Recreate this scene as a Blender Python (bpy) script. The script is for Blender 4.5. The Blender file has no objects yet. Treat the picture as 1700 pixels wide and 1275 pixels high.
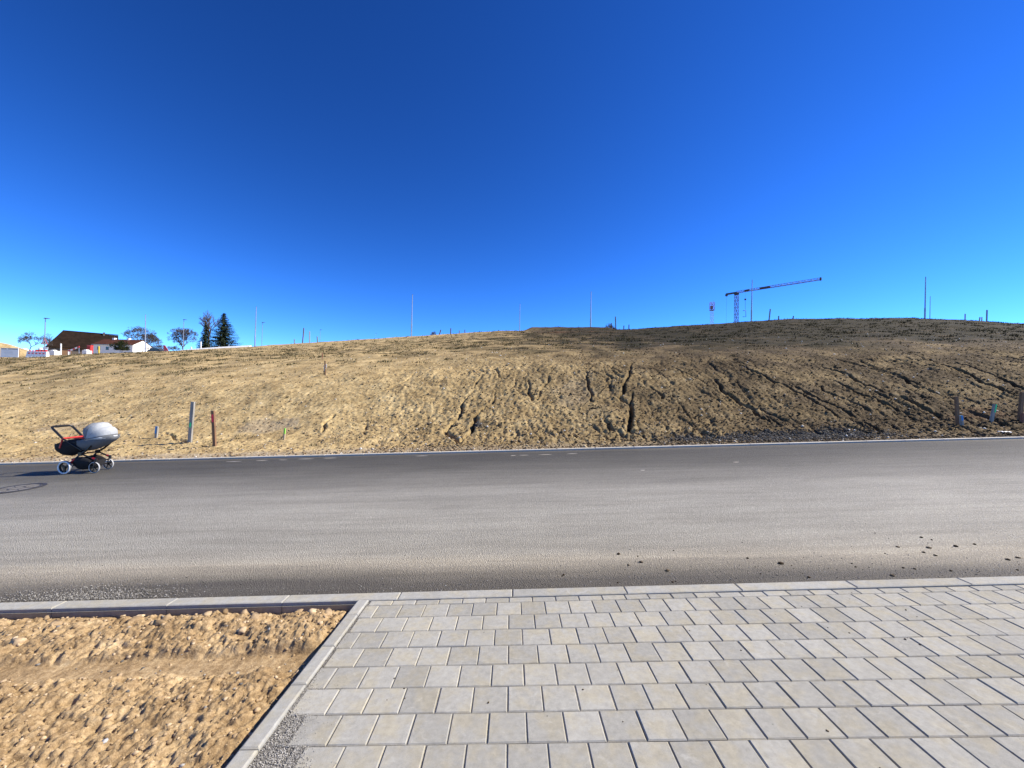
import bpy, math, random
import numpy as np
from mathutils import Vector, Matrix
random.seed(7); RNG = np.random.default_rng(11)
scn = bpy.context.scene
COL = scn.collection

# ------------------------------------------------------------------ camera
F = 660.0; CAMH = 1.73
PITCH = math.atan(12.5/F); ROLL = math.radians(1.3)
c_f = np.array([0, math.cos(PITCH), math.sin(PITCH)])
c_u0 = np.array([0, -math.sin(PITCH), math.cos(PITCH)])
c_ex = np.array([1.0, 0, 0])
c_r = math.cos(ROLL)*c_ex + math.sin(ROLL)*c_u0
c_u = -math.sin(ROLL)*c_ex + math.cos(ROLL)*c_u0
CPOS = np.array([0, 0, CAMH])
cam = bpy.data.cameras.new('camera'); camo = bpy.data.objects.new('camera', cam); COL.objects.link(camo)
cam.sensor_width = 36.0; cam.lens = F/1700*36; cam.clip_start = 0.05; cam.clip_end = 5000
camo.matrix_world = Matrix(((c_r[0], c_u[0], -c_f[0], 0), (c_r[1], c_u[1], -c_f[1], 0), (c_r[2], c_u[2], -c_f[2], CAMH), (0, 0, 0, 1)))
scn.camera = camo

# ------------------------------------------------------------------ light
SUN_EL = math.radians(42); SUN_AZ = math.radians(7)      # azimuth from +X towards +Y
sdir = Vector((math.cos(SUN_EL)*math.cos(SUN_AZ), math.cos(SUN_EL)*math.sin(SUN_AZ), math.sin(SUN_EL)))
w = bpy.data.worlds.new('World'); scn.world = w; w.use_nodes = True
wn = w.node_tree.nodes; wl = w.node_tree.links
bg = wn['Background']
sky = wn.new('ShaderNodeTexSky'); sky.sky_type = 'NISHITA'; sky.sun_disc = False
sky.sun_elevation = SUN_EL; sky.sun_rotation = math.pi/2 - SUN_AZ
sky.altitude = 3000; sky.air_density = 1.0; sky.dust_density = 0.0; sky.ozone_density = 6.0
hs = wn.new('ShaderNodeHueSaturation'); hs.inputs['Saturation'].default_value = 1.15; hs.inputs['Value'].default_value = 1.0
hs.inputs['Hue'].default_value = 0.501
ga = wn.new('ShaderNodeGamma'); ga.inputs['Gamma'].default_value = 1.5
wl.new(sky.outputs[0], hs.inputs['Color']); wl.new(hs.outputs[0], ga.inputs['Color']); wl.new(ga.outputs[0], bg.inputs['Color'])
bg.inputs['Strength'].default_value = 0.056
sl = bpy.data.lights.new('sun', 'SUN'); sl.energy = 4.4; sl.angle = math.radians(0.53); sl.color = (1.0, 0.92, 0.775)
so = bpy.data.objects.new('sun', sl); COL.objects.link(so)
so.rotation_euler = sdir.to_track_quat('Z', 'Y').to_euler()
scn.view_settings.view_transform = 'Standard'; scn.view_settings.look = 'None'
scn.view_settings.exposure = 1.0; scn.view_settings.gamma = 1.0
scn.render.engine = 'CYCLES'

# ------------------------------------------------------------------ helpers
def ray(px, py):
    return c_r*(px-850)/F + c_u*(637.5-py)/F + c_f
def at(px, py, Y):
    d = ray(px, py); return CPOS + d*(Y/d[1])
def project(P):
    d = P - CPOS
    a = d @ c_f
    return 850 + F*(d @ c_r)/a, 637.5 - F*(d @ c_u)/a

def _h(ix, iy, s):
    n = (ix.astype(np.int64)*374761393 + iy.astype(np.int64)*668265263 + s*982451653) & 0xffffffff
    n = ((n ^ (n >> 13))*1274126177) & 0xffffffff
    n = n ^ (n >> 16)
    return n
def gnoise(x, y, s=0):
    x0 = np.floor(x); y0 = np.floor(y); fx = x-x0; fy = y-y0
    u = fx*fx*fx*(fx*(fx*6-15)+10); v = fy*fy*fy*(fy*(fy*6-15)+10)
    def g(dx, dy):
        a = _h(x0+dx, y0+dy, s).astype(np.float64)*(2*math.pi/4294967296.0)
        return np.cos(a)*(fx-dx) + np.sin(a)*(fy-dy)
    a = g(0, 0); b = g(1, 0); c = g(0, 1); d = g(1, 1)
    return 1.5*((a*(1-u)+b*u)*(1-v) + (c*(1-u)+d*u)*v)
def fbm(x, y, oct=4, s=0, gain=.5):
    t = 0; a = 1
    for i in range(oct):
        t = t + a*gnoise(x, y, s+i*17); x = x*2.03+3.1; y = y*2.03+7.7; a *= gain
    return t
def sstep(a, b, x):
    t = np.clip((x-a)/(b-a), 0, 1); return t*t*(3-2*t)

def link(o, parent=None):
    COL.objects.link(o)
    if parent: o.parent = parent
    return o
def tag(o, label=None, cat=None, group=None, kind=None):
    if label: o['label'] = label
    if cat: o['category'] = cat
    if group: o['group'] = group
    if kind: o['kind'] = kind
    return o
def np_mesh(name, V, Fc, mat, smooth=False):
    me = bpy.data.meshes.new(name)
    V = np.asarray(V, dtype=np.float32); Fc = np.asarray(Fc, dtype=np.int32)
    k = Fc.shape[1]
    me.vertices.add(len(V)); me.vertices.foreach_set('co', V.ravel())
    me.loops.add(Fc.size); me.loops.foreach_set('vertex_index', Fc.ravel())
    me.polygons.add(len(Fc)); me.polygons.foreach_set('loop_start', np.arange(0, Fc.size, k, dtype=np.int32))
    me.polygons.foreach_set('loop_total', np.full(len(Fc), k, dtype=np.int32))
    me.update(calc_edges=True)
    if smooth: me.polygons.foreach_set('use_smooth', np.ones(len(Fc), dtype=bool))
    if mat: me.materials.append(mat)
    return me
def empty(name, loc):
    o = bpy.data.objects.new(name, None); o.location = loc; o.empty_display_size = .1
    COL.objects.link(o); return o

class MB:
    """collects geometry (world coordinates) for one mesh"""
    def __init__(s): s.v = []; s.f = []; s.sm = []
    def add(s, vs, fs, smooth=False):
        b = len(s.v); s.v += [tuple(map(float, p)) for p in vs]; s.f += [tuple(b+i for i in q) for q in fs]; s.sm += [smooth]*len(fs); return s
    def hexa(s, q):   # 8 points: bottom 4 ccw, top 4 ccw
        return s.add(q, [(3, 2, 1, 0), (4, 5, 6, 7), (0, 1, 5, 4), (1, 2, 6, 5), (2, 3, 7, 6), (3, 0, 4, 7)])
    def box(s, c, size, ax=None):
        c = np.array(c, float); h = np.array(size, float)/2
        A = np.eye(3) if ax is None else np.array(ax, float)
        q = [c + A[0]*h[0]*a + A[1]*h[1]*b + A[2]*h[2]*d for d in (-1, 1) for a, b in ((-1, -1), (1, -1), (1, 1), (-1, 1))]
        return s.hexa(q)
    def tube(s, pts, rad, n=8, cap=True, smooth=True, closed=False):
        pts = [np.array(p, float) for p in pts]; m = len(pts)
        rad = rad if hasattr(rad, '__len__') else [rad]*m
        rings = []; prev = None
        for i, p in enumerate(pts):
            if closed: t = pts[(i+1) % m]-pts[i-1]
            else: t = pts[min(i+1, m-1)] - pts[max(i-1, 0)]
            t = t/(np.linalg.norm(t)+1e-9)
            if prev is None:
                a = np.array([0, 0, 1.]) if abs(t[2]) < .9 else np.array([1., 0, 0])
            else: a = prev
            x = a - t*(a @ t); x /= np.linalg.norm(x)+1e-9; y = np.cross(t, x); prev = x
            rings.append([p + rad[i]*(math.cos(2*math.pi*k/n)*x + math.sin(2*math.pi*k/n)*y) for k in range(n)])
        vs = [q for r in rings for q in r]; fs = []
        for i in range(m if closed else m-1):
            j = (i+1) % m
            for k in range(n):
                fs.append((i*n+k, i*n+(k+1) % n, j*n+(k+1) % n, j*n+k))
        s.add(vs, fs, smooth)
        if cap and not closed:
            s.add(rings[0], [tuple(range(n-1, -1, -1))]); s.add(rings[-1], [tuple(range(n))])
        return s
    def disc(s, c, ax, r, h, n=20):
        c = np.array(c, float); ax = np.array(ax, float)/np.linalg.norm(ax)
        return s.tube([c-ax*h/2, c+ax*h/2], r, n)
    def torus(s, c, ax, R, r, n=28, m=8):
        ax = np.array(ax, float)/np.linalg.norm(ax); a = np.array([0, 0, 1.]) if abs(ax[2]) < .9 else np.array([1., 0, 0])
        x = np.cross(a, ax); x /= np.linalg.norm(x); y = np.cross(ax, x)
        return s.tube([np.array(c)+R*(math.cos(2*math.pi*k/n)*x+math.sin(2*math.pi*k/n)*y) for k in range(n)], r, m, closed=True)
    def grid(s, G, smooth=True):
        G = np.array(G, float); a, b = G.shape[:2]
        return s.add(G.reshape(-1, 3), [(i*b+j, i*b+j+1, (i+1)*b+j+1, (i+1)*b+j) for i in range(a-1) for j in range(b-1)], smooth)
    def build(s, name, mat, parent=None, origin=None, bevel=0, solid=0):
        me = bpy.data.meshes.new(name)
        o_ = np.array(parent.location) if (parent and origin is None) else (np.zeros(3) if origin is None else np.array(origin))
        me.from_pydata([tuple(np.array(p)-o_) for p in s.v], [], s.f); me.materials.append(mat)
        me.polygons.foreach_set('use_smooth', s.sm); me.update()
        o = bpy.data.objects.new(name, me)
        if parent is None and origin is not None: o.location = tuple(origin)
        link(o, parent)
        if solid:
            m = o.modifiers.new('s', 'SOLIDIFY'); m.thickness = solid; m.offset = 0
        if bevel:
            m = o.modifiers.new('b', 'BEVEL'); m.width = bevel; m.segments = 2; m.limit_method = 'ANGLE'
        return o

# ------------------------------------------------------------------ materials
def nodes(name):
    m = bpy.data.materials.new(name); m.use_nodes = True
    nt = m.node_tree; b = nt.nodes['Principled BSDF']
    return m, nt, b
class NT:
    def __init__(s, nt): s.nt = nt
    def n(s, t, **k):
        a = s.nt.nodes.new(t)
        for q, v in k.items(): setattr(a, q, v)
        return a
    def l(s, a, b): s.nt.links.new(a, b)
    def noise(s, co, scale, detail=4, rough=.55, dist=0):
        a = s.n('ShaderNodeTexNoise'); a.inputs['Scale'].default_value = scale; a.inputs['Detail'].default_value = detail
        a.inputs['Roughness'].default_value = rough; a.inputs['Distortion'].default_value = dist
        if co is not None: s.l(co, a.inputs['Vector'])
        return a.outputs['Fac']
    def ramp(s, fac, stops):
        a = s.n('ShaderNodeValToRGB'); e = a.color_ramp.elements
        while len(e) < len(stops): e.new(.5)
        for q, (p, c) in zip(e, stops):
            q.position = p; q.color = (c[0], c[1], c[2], 1) if hasattr(c, '__len__') else (c, c, c, 1)
        s.l(fac, a.inputs[0]); return a.outputs[0]
    def mix(s, fac, a, b, mode='MIX'):
        m = s.n('ShaderNodeMix', data_type='RGBA', blend_type=mode)
        for sock, v in ((m.inputs[0], fac), (m.inputs[6], a), (m.inputs[7], b)):
            if hasattr(v, 'is_linked'): s.l(v, sock)
            elif hasattr(v, '__len__'): sock.default_value = (*v[:3], 1)
            else: sock.default_value = v
        return m.outputs[2]
    def math(s, op, a, b=0.0, clamp=False):
        m = s.n('ShaderNodeMath', operation=op, use_clamp=clamp)
        for sock, v in zip(m.inputs, (a, b)):
            if hasattr(v, 'is_linked'): s.l(v, sock)
            else: sock.default_value = v
        return m.outputs[0]
    def bump(s, h, strength, dist, b, chain=None):
        m = s.n('ShaderNodeBump'); m.inputs['Strength'].default_value = strength; m.inputs['Distance'].default_value = dist
        s.l(h, m.inputs['Height'])
        if chain is not None: s.l(chain, m.inputs['Normal'])
        if b is not None: s.l(m.outputs[0], b.inputs['Normal'])
        return m.outputs[0]
    def attr(s, name):
        a = s.n('ShaderNodeAttribute'); a.attribute_name = name; return a.outputs['Fac']

def simple(name, col, rough=.6, metal=0, var=.12, scale=12, bump=0, spec=None):
    m, nt, b = nodes(name); t = NT(nt)
    co = t.n('ShaderNodeTexCoord').outputs['Object']
    f = t.noise(co, scale, 5)
    c = t.mix(f, [x*(1-var*1.6) for x in col], [min(1, x*(1+var*1.6)) for x in col])
    oi = t.n('ShaderNodeObjectInfo').outputs['Random']
    t.l(c, b.inputs['Base Color']); b.inputs['Roughness'].default_value = rough; b.inputs['Metallic'].default_value = metal
    if spec is not None: b.inputs['Specular IOR Level'].default_value = spec
    if bump: t.bump(f, bump, .01, b)
    return m

def soil_material(name, cols, sc=1.0, attrs=True):
    m, nt, b = nodes(name); t = NT(nt)
    co = t.n('ShaderNodeNewGeometry').outputs['Position']
    n1 = t.noise(co, 1.3*sc, 6, .6); n2 = t.noise(co, 9*sc, 5, .65); n3 = t.noise(co, 45*sc, 4, .7)
    f = t.math('ADD', t.math('MULTIPLY', n1, .35), t.math('ADD', t.math('MULTIPLY', n2, .38), t.math('MULTIPLY', n3, .27)))
    c = t.ramp(f, [(.36, cols[0]), (.48, cols[1]), (.56, cols[2]), (.66, cols[3])])
    if attrs:
        moist_dim = t.ramp(f, [(.34, (.018, .012, .006)), (.46, (.052, .036, .019)), (.55, (.074, .053, .030)), (.66, (.14, .108, .068))])
        c = t.mix(t.attr('dark'), c, moist_dim)  # moister brown soil, with the dimmer look towards the sun painted in
        gr = t.ramp(t.noise(co, 25, 5, .7), [(.35, (.014, .014, .014)), (.5, (.045, .045, .045)), (.68, (.11, .11, .108))])
        c = t.mix(t.attr('gravel'), c, gr)
        red = t.ramp(f, [(.38, (.03, .015, .008)), (.5, (.085, .045, .024)), (.62, (.17, .10, .06))])
        c = t.mix(t.attr('red'), c, red)
        gre = t.ramp(f, [(.36, (.007, .0055, .002)), (.5, (.016, .0135, .004)), (.62, (.038, .030, .011))])
        c = t.mix(t.attr('green'), c, gre)
        pale = t.ramp(f, [(.36, (.14, .11, .08)), (.5, (.27, .235, .19)), (.62, (.36, .32, .27))])
        c = t.mix(t.attr('silt'), c, pale)
    t.l(c, b.inputs['Base Color']); b.inputs['Roughness'].default_value = .95; b.inputs['Specular IOR Level'].default_value = .15
    h = t.math('ADD', t.noise(co, 30*sc, 5, .7), t.math('MULTIPLY', n2, 1.0))
    t.bump(h, .8, .02/sc, b)
    return m

M = {}
M['soil'] = soil_material('hill soil', [(.16, .108, .047), (.345, .25, .120), (.50, .378, .190), (.66, .53, .30)])
M['lot'] = soil_material('lot soil', [(.13, .083, .042), (.29, .20, .105), (.42, .305, .170), (.58, .455, .28)], 3.0, False)
M['verge'] = M['soil']

# asphalt: dusty bands run along the road
m, nt, b = nodes('asphalt'); t = NT(nt)
co = t.n('ShaderNodeNewGeometry').outputs['Position']
sep = t.n('ShaderNodeSeparateXYZ'); t.l(co, sep.inputs[0])
mp = t.n('ShaderNodeMapping'); mp.inputs['Scale'].default_value = (.12, 1.4, 1); t.l(co, mp.inputs[0])
mp2 = t.n('ShaderNodeMapping'); mp2.inputs['Scale'].default_value = (.5, 6, 1); t.l(co, mp2.inputs[0])
mp3 = t.n('ShaderNodeMapping'); mp3.inputs['Scale'].default_value = (.35, .9, 1); t.l(co, mp3.inputs[0])
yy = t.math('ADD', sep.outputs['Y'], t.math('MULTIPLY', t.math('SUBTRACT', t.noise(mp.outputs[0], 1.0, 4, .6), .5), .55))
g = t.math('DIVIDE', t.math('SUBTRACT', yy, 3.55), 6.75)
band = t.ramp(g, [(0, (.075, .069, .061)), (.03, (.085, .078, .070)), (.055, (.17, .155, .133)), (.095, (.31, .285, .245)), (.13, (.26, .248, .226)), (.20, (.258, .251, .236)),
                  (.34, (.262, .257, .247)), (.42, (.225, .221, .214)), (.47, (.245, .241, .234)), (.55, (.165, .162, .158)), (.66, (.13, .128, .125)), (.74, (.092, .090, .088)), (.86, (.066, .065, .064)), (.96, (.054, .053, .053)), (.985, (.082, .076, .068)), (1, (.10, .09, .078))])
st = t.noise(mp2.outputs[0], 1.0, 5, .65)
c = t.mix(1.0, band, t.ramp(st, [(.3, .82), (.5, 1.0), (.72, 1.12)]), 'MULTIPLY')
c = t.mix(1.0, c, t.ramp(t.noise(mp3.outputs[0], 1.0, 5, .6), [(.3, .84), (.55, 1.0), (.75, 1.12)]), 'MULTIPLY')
vo = t.n('ShaderNodeTexVoronoi'); vo.inputs['Scale'].default_value = 95; t.l(co, vo.inputs['Vector'])
sp = t.n('ShaderNodeSeparateColor'); t.l(vo.outputs['Color'], sp.inputs[0])
agg = t.ramp(sp.outputs[0], [(0, .80), (.5, .99), (.86, 1.06), (1, 1.40)])
c = t.mix(1.0, c, agg, 'MULTIPLY')
c = t.mix(t.ramp(t.noise(co, 55, 5, .7), [(.62, 0.0), (.72, .25)]), c, (.05, .048, .045))
c = t.mix(1.0, c, (1.10, 1.07, .96), 'MULTIPLY')
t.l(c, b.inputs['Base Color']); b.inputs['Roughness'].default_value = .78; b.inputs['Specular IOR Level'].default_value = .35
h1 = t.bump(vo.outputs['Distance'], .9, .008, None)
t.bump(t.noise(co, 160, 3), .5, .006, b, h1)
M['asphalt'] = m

# concrete pavers
def concrete(name, base, var, spot=True, rnd=.25):
    m, nt, b = nodes(name); t = NT(nt)
    tc = t.n('ShaderNodeTexCoord'); oi = t.n('ShaderNodeObjectInfo')
    ge = t.n('ShaderNodeNewGeometry').outputs['Position']
    off = t.n('ShaderNodeVectorMath', operation='ADD'); t.l(ge, off.inputs[0])
    sc = t.n('ShaderNodeVectorMath', operation='SCALE'); t.l(oi.outputs['Location'], sc.inputs[0]); sc.inputs['Scale'].default_value = 7.3; t.l(sc.outputs[0], off.inputs[1])
    co = off.outputs[0]
    big = t.noise(co, 7, 4, .6); fine = t.noise(ge, 420, 3, .7); med = t.noise(co, 30, 4, .6)
    c = t.mix(oi.outputs['Random'], [x*(1-rnd) for x in base], [x*(1+rnd*.7) for x in base])
    warm = t.mix(1.0, c, (1.07, 1.01, .87), 'MULTIPLY')
    c = t.mix(t.ramp(big, [(.45, 0.0), (.62, .85)]), c, warm)
    c = t.mix(1.0, c, t.ramp(med, [(.28, .86), (.5, 1.0), (.72, 1.12)]), 'MULTIPLY')
    c = t.mix(1.0, c, t.ramp(fine, [(.25, .72), (.5, 1.0), (.8, 1.2)]), 'MULTIPLY')
    if spot:
        c = t.mix(t.ramp(t.noise(co, 11, 5, .65, .6), [(.60, 0.0), (.70, .35)]), c, [x*1.45 for x in base])
        c = t.mix(t.ramp(t.noise(ge, 2.2, 4, .6), [(.52, 0.0), (.7, .35)]), c, [base[0]*.72, base[1]*.71, base[2]*.68])
    t.l(c, b.inputs['Base Color']); b.inputs['Roughness'].default_value = .85; b.inputs['Specular IOR Level'].default_value = .3
    t.bump(t.math('ADD', fine, t.math('MULTIPLY', med, .6)), .35, .004, b)
    return m
M['paver'] = concrete('paver concrete', (.318, .310, .277), .2, True, .14)
M['kerb'] = concrete('kerb concrete', (.325, .320, .292), .1, True, .08)
M['kerb2'] = concrete('far kerb concrete', (.42, .40, .37), .1, True, .08)
m, nt, b = nodes('joint sand'); t = NT(nt); ge = t.n('ShaderNodeNewGeometry').outputs['Position']
t.l(t.ramp(t.noise(ge, 120, 5, .8), [(.3, (.05, .045, .04)), (.5, (.16, .15, .135)), (.7, (.34, .325, .30))]), b.inputs['Base Color']); b.inputs['Roughness'].default_value = .95
t.bump(t.noise(ge, 200, 3), .8, .01, b); M['sand'] = m
m, nt, b = nodes('small stones'); t = NT(nt); ge = t.n('ShaderNodeNewGeometry')
t.l(t.ramp(ge.outputs['Random Per Island'], [(0, (.05, .048, .045)), (.4, (.13, .125, .118)), (.8, (.25, .24, .225)), (1, (.45, .43, .40))]), b.inputs['Base Color']); b.inputs['Roughness'].default_value = .9
M['stones'] = m
def island(name, stops, rough=.95):
    m, nt, b = nodes(name); t = NT(nt); ge = t.n('ShaderNodeNewGeometry')
    c = t.ramp(ge.outputs['Random Per Island'], stops)
    c = t.mix(1.0, c, t.ramp(t.noise(ge.outputs['Position'], 40, 4, .7), [(.3, .7), (.5, 1.0), (.7, 1.2)]), 'MULTIPLY')
    t.l(c, b.inputs['Base Color'])
    b.inputs['Roughness'].default_value = rough; b.inputs['Specular IOR Level'].default_value = .15
    return m
M['sandgrit'] = island('sandy grit', [(0, (.16, .15, .135)), (.5, (.30, .29, .265)), (1, (.48, .46, .42))])
M['rubble'] = island('dusty rubble', [(0, (.09, .085, .075)), (.6, (.20, .19, .172)), (1, (.36, .345, .31))])
M['clod'] = island('clods', [(0, (.13, .085, .045)), (.5, (.26, .19, .11)), (1, (.42, .33, .21))])
M['clod_dark'] = island('dark clods', [(0, (.028, .019, .010)), (.5, (.062, .044, .025)), (1, (.15, .115, .075))])
M['clod_lot'] = island('lot clods', [(0, (.20, .135, .072)), (.5, (.33, .235, .135)), (1, (.52, .40, .26))])
M['gravel'] = island('gravel', [(0, (.014, .014, .014)), (.5, (.042, .042, .042)), (1, (.13, .128, .124))])
M['white_stone'] = island('pale stones', [(0, (.42, .38, .31)), (.6, (.55, .52, .46)), (1, (.75, .74, .70))])
M['grass'] = island('dry grass', [(0, (.022, .026, .010)), (.5, (.05, .052, .022)), (.8, (.10, .088, .045)), (1, (.20, .165, .09))])
M['grass_green'] = island('green grass', [(0, (.012, .015, .004)), (.5, (.024, .026, .008)), (1, (.060, .052, .022))])

# ------------------------------------------------------------------ setting: planes
SX = .0483; KY = 3.62; CF = .035; KZ = -.0636
def road_z(x, y): return KZ + CF*(y-KY) + SX*x
def pave_z(x, y): return -.03*(y-1.5) + x*(SX - .0074*(KY-y))
FKY = 10.30      # far kerb front edge
def struct(o, label=None): o['kind'] = 'structure'; return o

# road
xs = np.concatenate([np.linspace(-150, -16, 30), np.linspace(-15, 15, 121), np.linspace(16, 150, 30)])
ys = np.linspace(KY-.03, FKY+.02, 60)
XX, YY = np.meshgrid(xs, ys)
ZZ = road_z(XX, YY) + .004*fbm(XX*.7, YY*1.2, 2, 5)*sstep(3.6, 4.2, YY)*sstep(10.3, 9.8, YY)
def gridfaces(a, b):
    i = np.arange(a-1)[:, None]*b + np.arange(b-1)[None]; i = i.ravel()
    return np.stack([i, i+1, i+b+1, i+b], 1)
road = bpy.data.objects.new('road', np_mesh('road', np.stack([XX, YY, ZZ], -1).reshape(-1, 3), gridfaces(*XX.shape), M['asphalt'], True))
link(road); struct(road)

# ---- hillside
def pchip_tab(kp, vals):
    kp = np.array(kp, float); v = np.array(vals, float)
    h = np.diff(kp); d = np.diff(v)/h
    s = np.zeros(len(kp)); s[0] = d[0]; s[-1] = d[-1]
    for i in range(1, len(kp)-1):
        s[i] = 0 if d[i-1]*d[i] <= 0 else 2*d[i-1]*d[i]/(d[i-1]+d[i])
    def ev(x):
        x = np.clip(x, kp[0], kp[-1]); i = np.clip(np.searchsorted(kp, x)-1, 0, len(kp)-2)
        t = (x-kp[i])/h[i]; t2 = t*t; t3 = t2*t
        return (2*t3-3*t2+1)*v[i] + (t3-2*t2+t)*h[i]*s[i] + (-2*t3+3*t2)*v[i+1] + (t3-t2)*h[i]*s[i+1]
    return ev
sky_px = pchip_tab([-500, -200, 0, 150, 300, 400, 450, 560, 683, 770, 850, 1035, 1100, 1200, 1250, 1380, 1500, 1550, 1600, 1700, 1900, 2200],
                   [597, 595, 592.5, 588, 582, 576.5, 573, 566, 558.5, 553, 549, 547, 543, 537, 533, 529, 528.5, 530, 532, 537.5, 548, 562])
brk_px = pchip_tab([-500, 0, 300, 600, 850, 1100, 1400, 1700, 2200], [690, 670, 642, 617, 606, 601, 595, 588, 580])
crestY = pchip_tab([-500, 0, 400, 850, 1250, 1700, 2200], [60, 60, 56, 49, 46, 43, 42])
far_px = pchip_tab([-500, 0, 150, 250, 400, 520, 700], [604, 601, 598, 596, 600, 608, 625])
def u2px(u, Y, z):  # pixel column and row of a world point given as u=X/Y
    P = np.stack([u*Y, Y, z], -1); return project(P)
def px_of_u(u): return 850 + F*u   # roll and pitch shift a column by few pixels only
def z_at(u, Y, py):
    # height of the point on the vertical through (u,Y) that shows at row py
    px = px_of_u(u)
    for _ in range(3):
        dx = (px-850)/F; dy = (637.5-py)/F
        D = c_r[None]*dx[:, None] + c_u[None]*dy[:, None] + c_f[None]
        px = px + F*(u - D[:, 0]/D[:, 1])
    return CAMH + D[:, 2]/D[:, 1]*Y
def profile(u):
    u = np.asarray(u, float); px = px_of_u(u)
    Yc = crestY(px); Y0 = np.full_like(u, FKY+.12); Y1 = np.full_like(u, 11.05)
    z0 = road_z(u*Y0, Y0) + .0; z1 = road_z(u*Y1, FKY+.2) + .05
    Yb = np.full_like(u, 18.0); zb = z_at(u, Yb, brk_px(px)); zc = z_at(u, Yc, sky_px(px) + np.interp(px, SKYC[0], SKYC[1]))
    Ym = Yb*.55+Yc*.45; zm = zb + (zc-zb)*(.495+.17*sstep(520, 150, px))
    Yf = np.full_like(u, 160.0); left = sstep(560, 380, px)
    zf = z_at(u, Yf, far_px(px))*left + (zc-1.2)*(1-left)
    Yg = np.full_like(u, 420.); zg = zf - 8*left - 4
    Yh = np.full_like(u, 2500.); zh = zg - 45
    return np.stack([Y0, Y1, Yb, Ym, Yc, Yf, Yg, Yh]), np.stack([z0, z1, zb, zm, zc, zf, zg, zh])
SKYC = [np.array([-3000., 5000.]), np.array([0., 0.])]
def terrain_base(u, Y):
    """u (n,), Y (n,) -> z"""
    K, V = profile(u); n = K.shape[0]
    h = np.diff(K, axis=0); d = np.diff(V, axis=0)/h
    s = np.zeros_like(V); s[0] = d[0]; s[-1] = d[-1]
    for i in range(1, n-1):
        s[i] = np.where(d[i-1]*d[i] <= 0, 0, 2*d[i-1]*d[i]/(d[i-1]+d[i]+1e-12))
    i = np.clip((Y[None] >= K).sum(0)-1, 0, n-2); c = np.arange(len(u))
    t = np.clip((Y-K[i, c])/h[i, c], 0, 1); t2 = t*t; t3 = t2*t
    z = (2*t3-3*t2+1)*V[i, c] + (t3-2*t2+t)*h[i, c]*s[i, c] + (-2*t3+3*t2)*V[i+1, c] + (t3-t2)*h[i, c]*s[i+1, c]
    X = u*Y
    # spoil heaps on the crest
    def plateau(px, Yp, halfx, halfy, hgt, soft=.75):
        q = at(px, 548, Yp); xx = np.abs(X-q[0])/halfx; yv = np.abs(Y-Yp)/halfy
        return hgt*sstep(1, soft, xx)*sstep(1, .5, yv)
    z = z + plateau(943, 47.5, 5.6, 3.5, .42) + plateau(1408, 46.5, 1.95, 2.5, .30)
    # heap on the far left
    q = at(-20, 575, 52.); rr = np.sqrt(((X-q[0])/6.5)**2 + ((Y-52)/5)**2); z = z + 2.0*sstep(1, .1, rr)
    return z
for _ in range(4):
    upx = np.linspace(-450, 2150, 105); uu = (upx-850)/F; best = np.full(len(uu), 9999.)
    for Yq in np.concatenate([np.linspace(20, 62, 60), np.linspace(64, 200, 40)]):
        zq = terrain_base(uu, np.full(len(uu), Yq)); best = np.minimum(best, project(np.stack([uu*Yq, np.full(len(uu), Yq), zq], -1))[1])
    corr = np.clip(sky_px(upx)-best, -20, 20); corr[(upx > 850) & (upx < 1040)] = np.nan; corr[(upx > 1360) & (upx < 1450)] = np.nan; corr[upx < 110] = np.nan
    ok_ = ~np.isnan(corr); corr = np.interp(upx, upx[ok_], corr[ok_])
    SKYC = [upx, (SKYC[1] if len(SKYC[1]) == len(upx) else np.zeros(len(upx))) + corr*.9]
def tz(X, Y):
    return float(terrain_base(np.array([X/Y]), np.array([Y], float))[0])
def ground_hit(px, py, Ymin=10.4, Ymax=160.):
    d = ray(px, py); u = d[0]/d[1]
    Ys = np.linspace(Ymin, Ymax, 6000); zz = terrain_base(np.full(6000, u), Ys)
    zr = CAMH + d[2]/d[1]*Ys; k = np.argmax(zr <= zz) if np.any(zr <= zz) else 2500
    return np.array([u*Ys[k], Ys[k], zz[k]])

ucol = np.concatenate([np.linspace(-2.3, -1.40, 40)[:-1], np.linspace(-1.40, 1.40, 1060), np.linspace(1.40, 2.3, 40)[1:]])
rows = [FKY+.115]
while rows[-1] < 17.5: rows.append(rows[-1]+.036)
while rows[-1] < 62: rows.append(rows[-1]+min(.25, .036+(rows[-1]-17.5)*.006+.004))
while rows[-1] < 2400: rows.append(rows[-1]*1.055)
rows = np.array(rows); NR, NC = len(rows), len(ucol)
UU, TY = np.meshgrid(ucol, rows); TX = UU*TY
TZ = terrain_base(UU.ravel(), TY.ravel()).reshape(TY.shape)

# masks, in metres on the ground
bank = sstep(11.0, 11.6, TY)*sstep(22.0, 16.5, TY + 1.2*fbm(TX*.25, TY*.25, 2, 3))
cx = sstep(-7.5, -1.0, TX + 1.5*fbm(TX*.2, TY*.2, 3, 9))          # 0 = left trodden field, 1 = raw bank
darkm = sstep(-8, 10, TX + (TY-14)*.05 + 2.2*fbm(TX*.16, TY*.3, 4, 31))  # darkens to the right: browner soil plus sunward dimness put into colour
crestf = sstep(33, 40, TY)*sstep(62, 50, TY)
# relief
fade = sstep(70, 30, TY)
rough = .35 + .65*cx*bank + .2*bank
n_big = fbm(TX*.35, TY*.35, 3, 1)*.10*fade*sstep(11, 13, TY)
n_mid = fbm(TX*2.2, TY*1.6, 3, 21)*.028*rough*sstep(10.5, 11.3, TY)
n_cl = fbm(TX*6.5, TY*5.5, 3, 41, .7)*.034*rough*sstep(10.45, 10.8, TY)*fade
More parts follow.
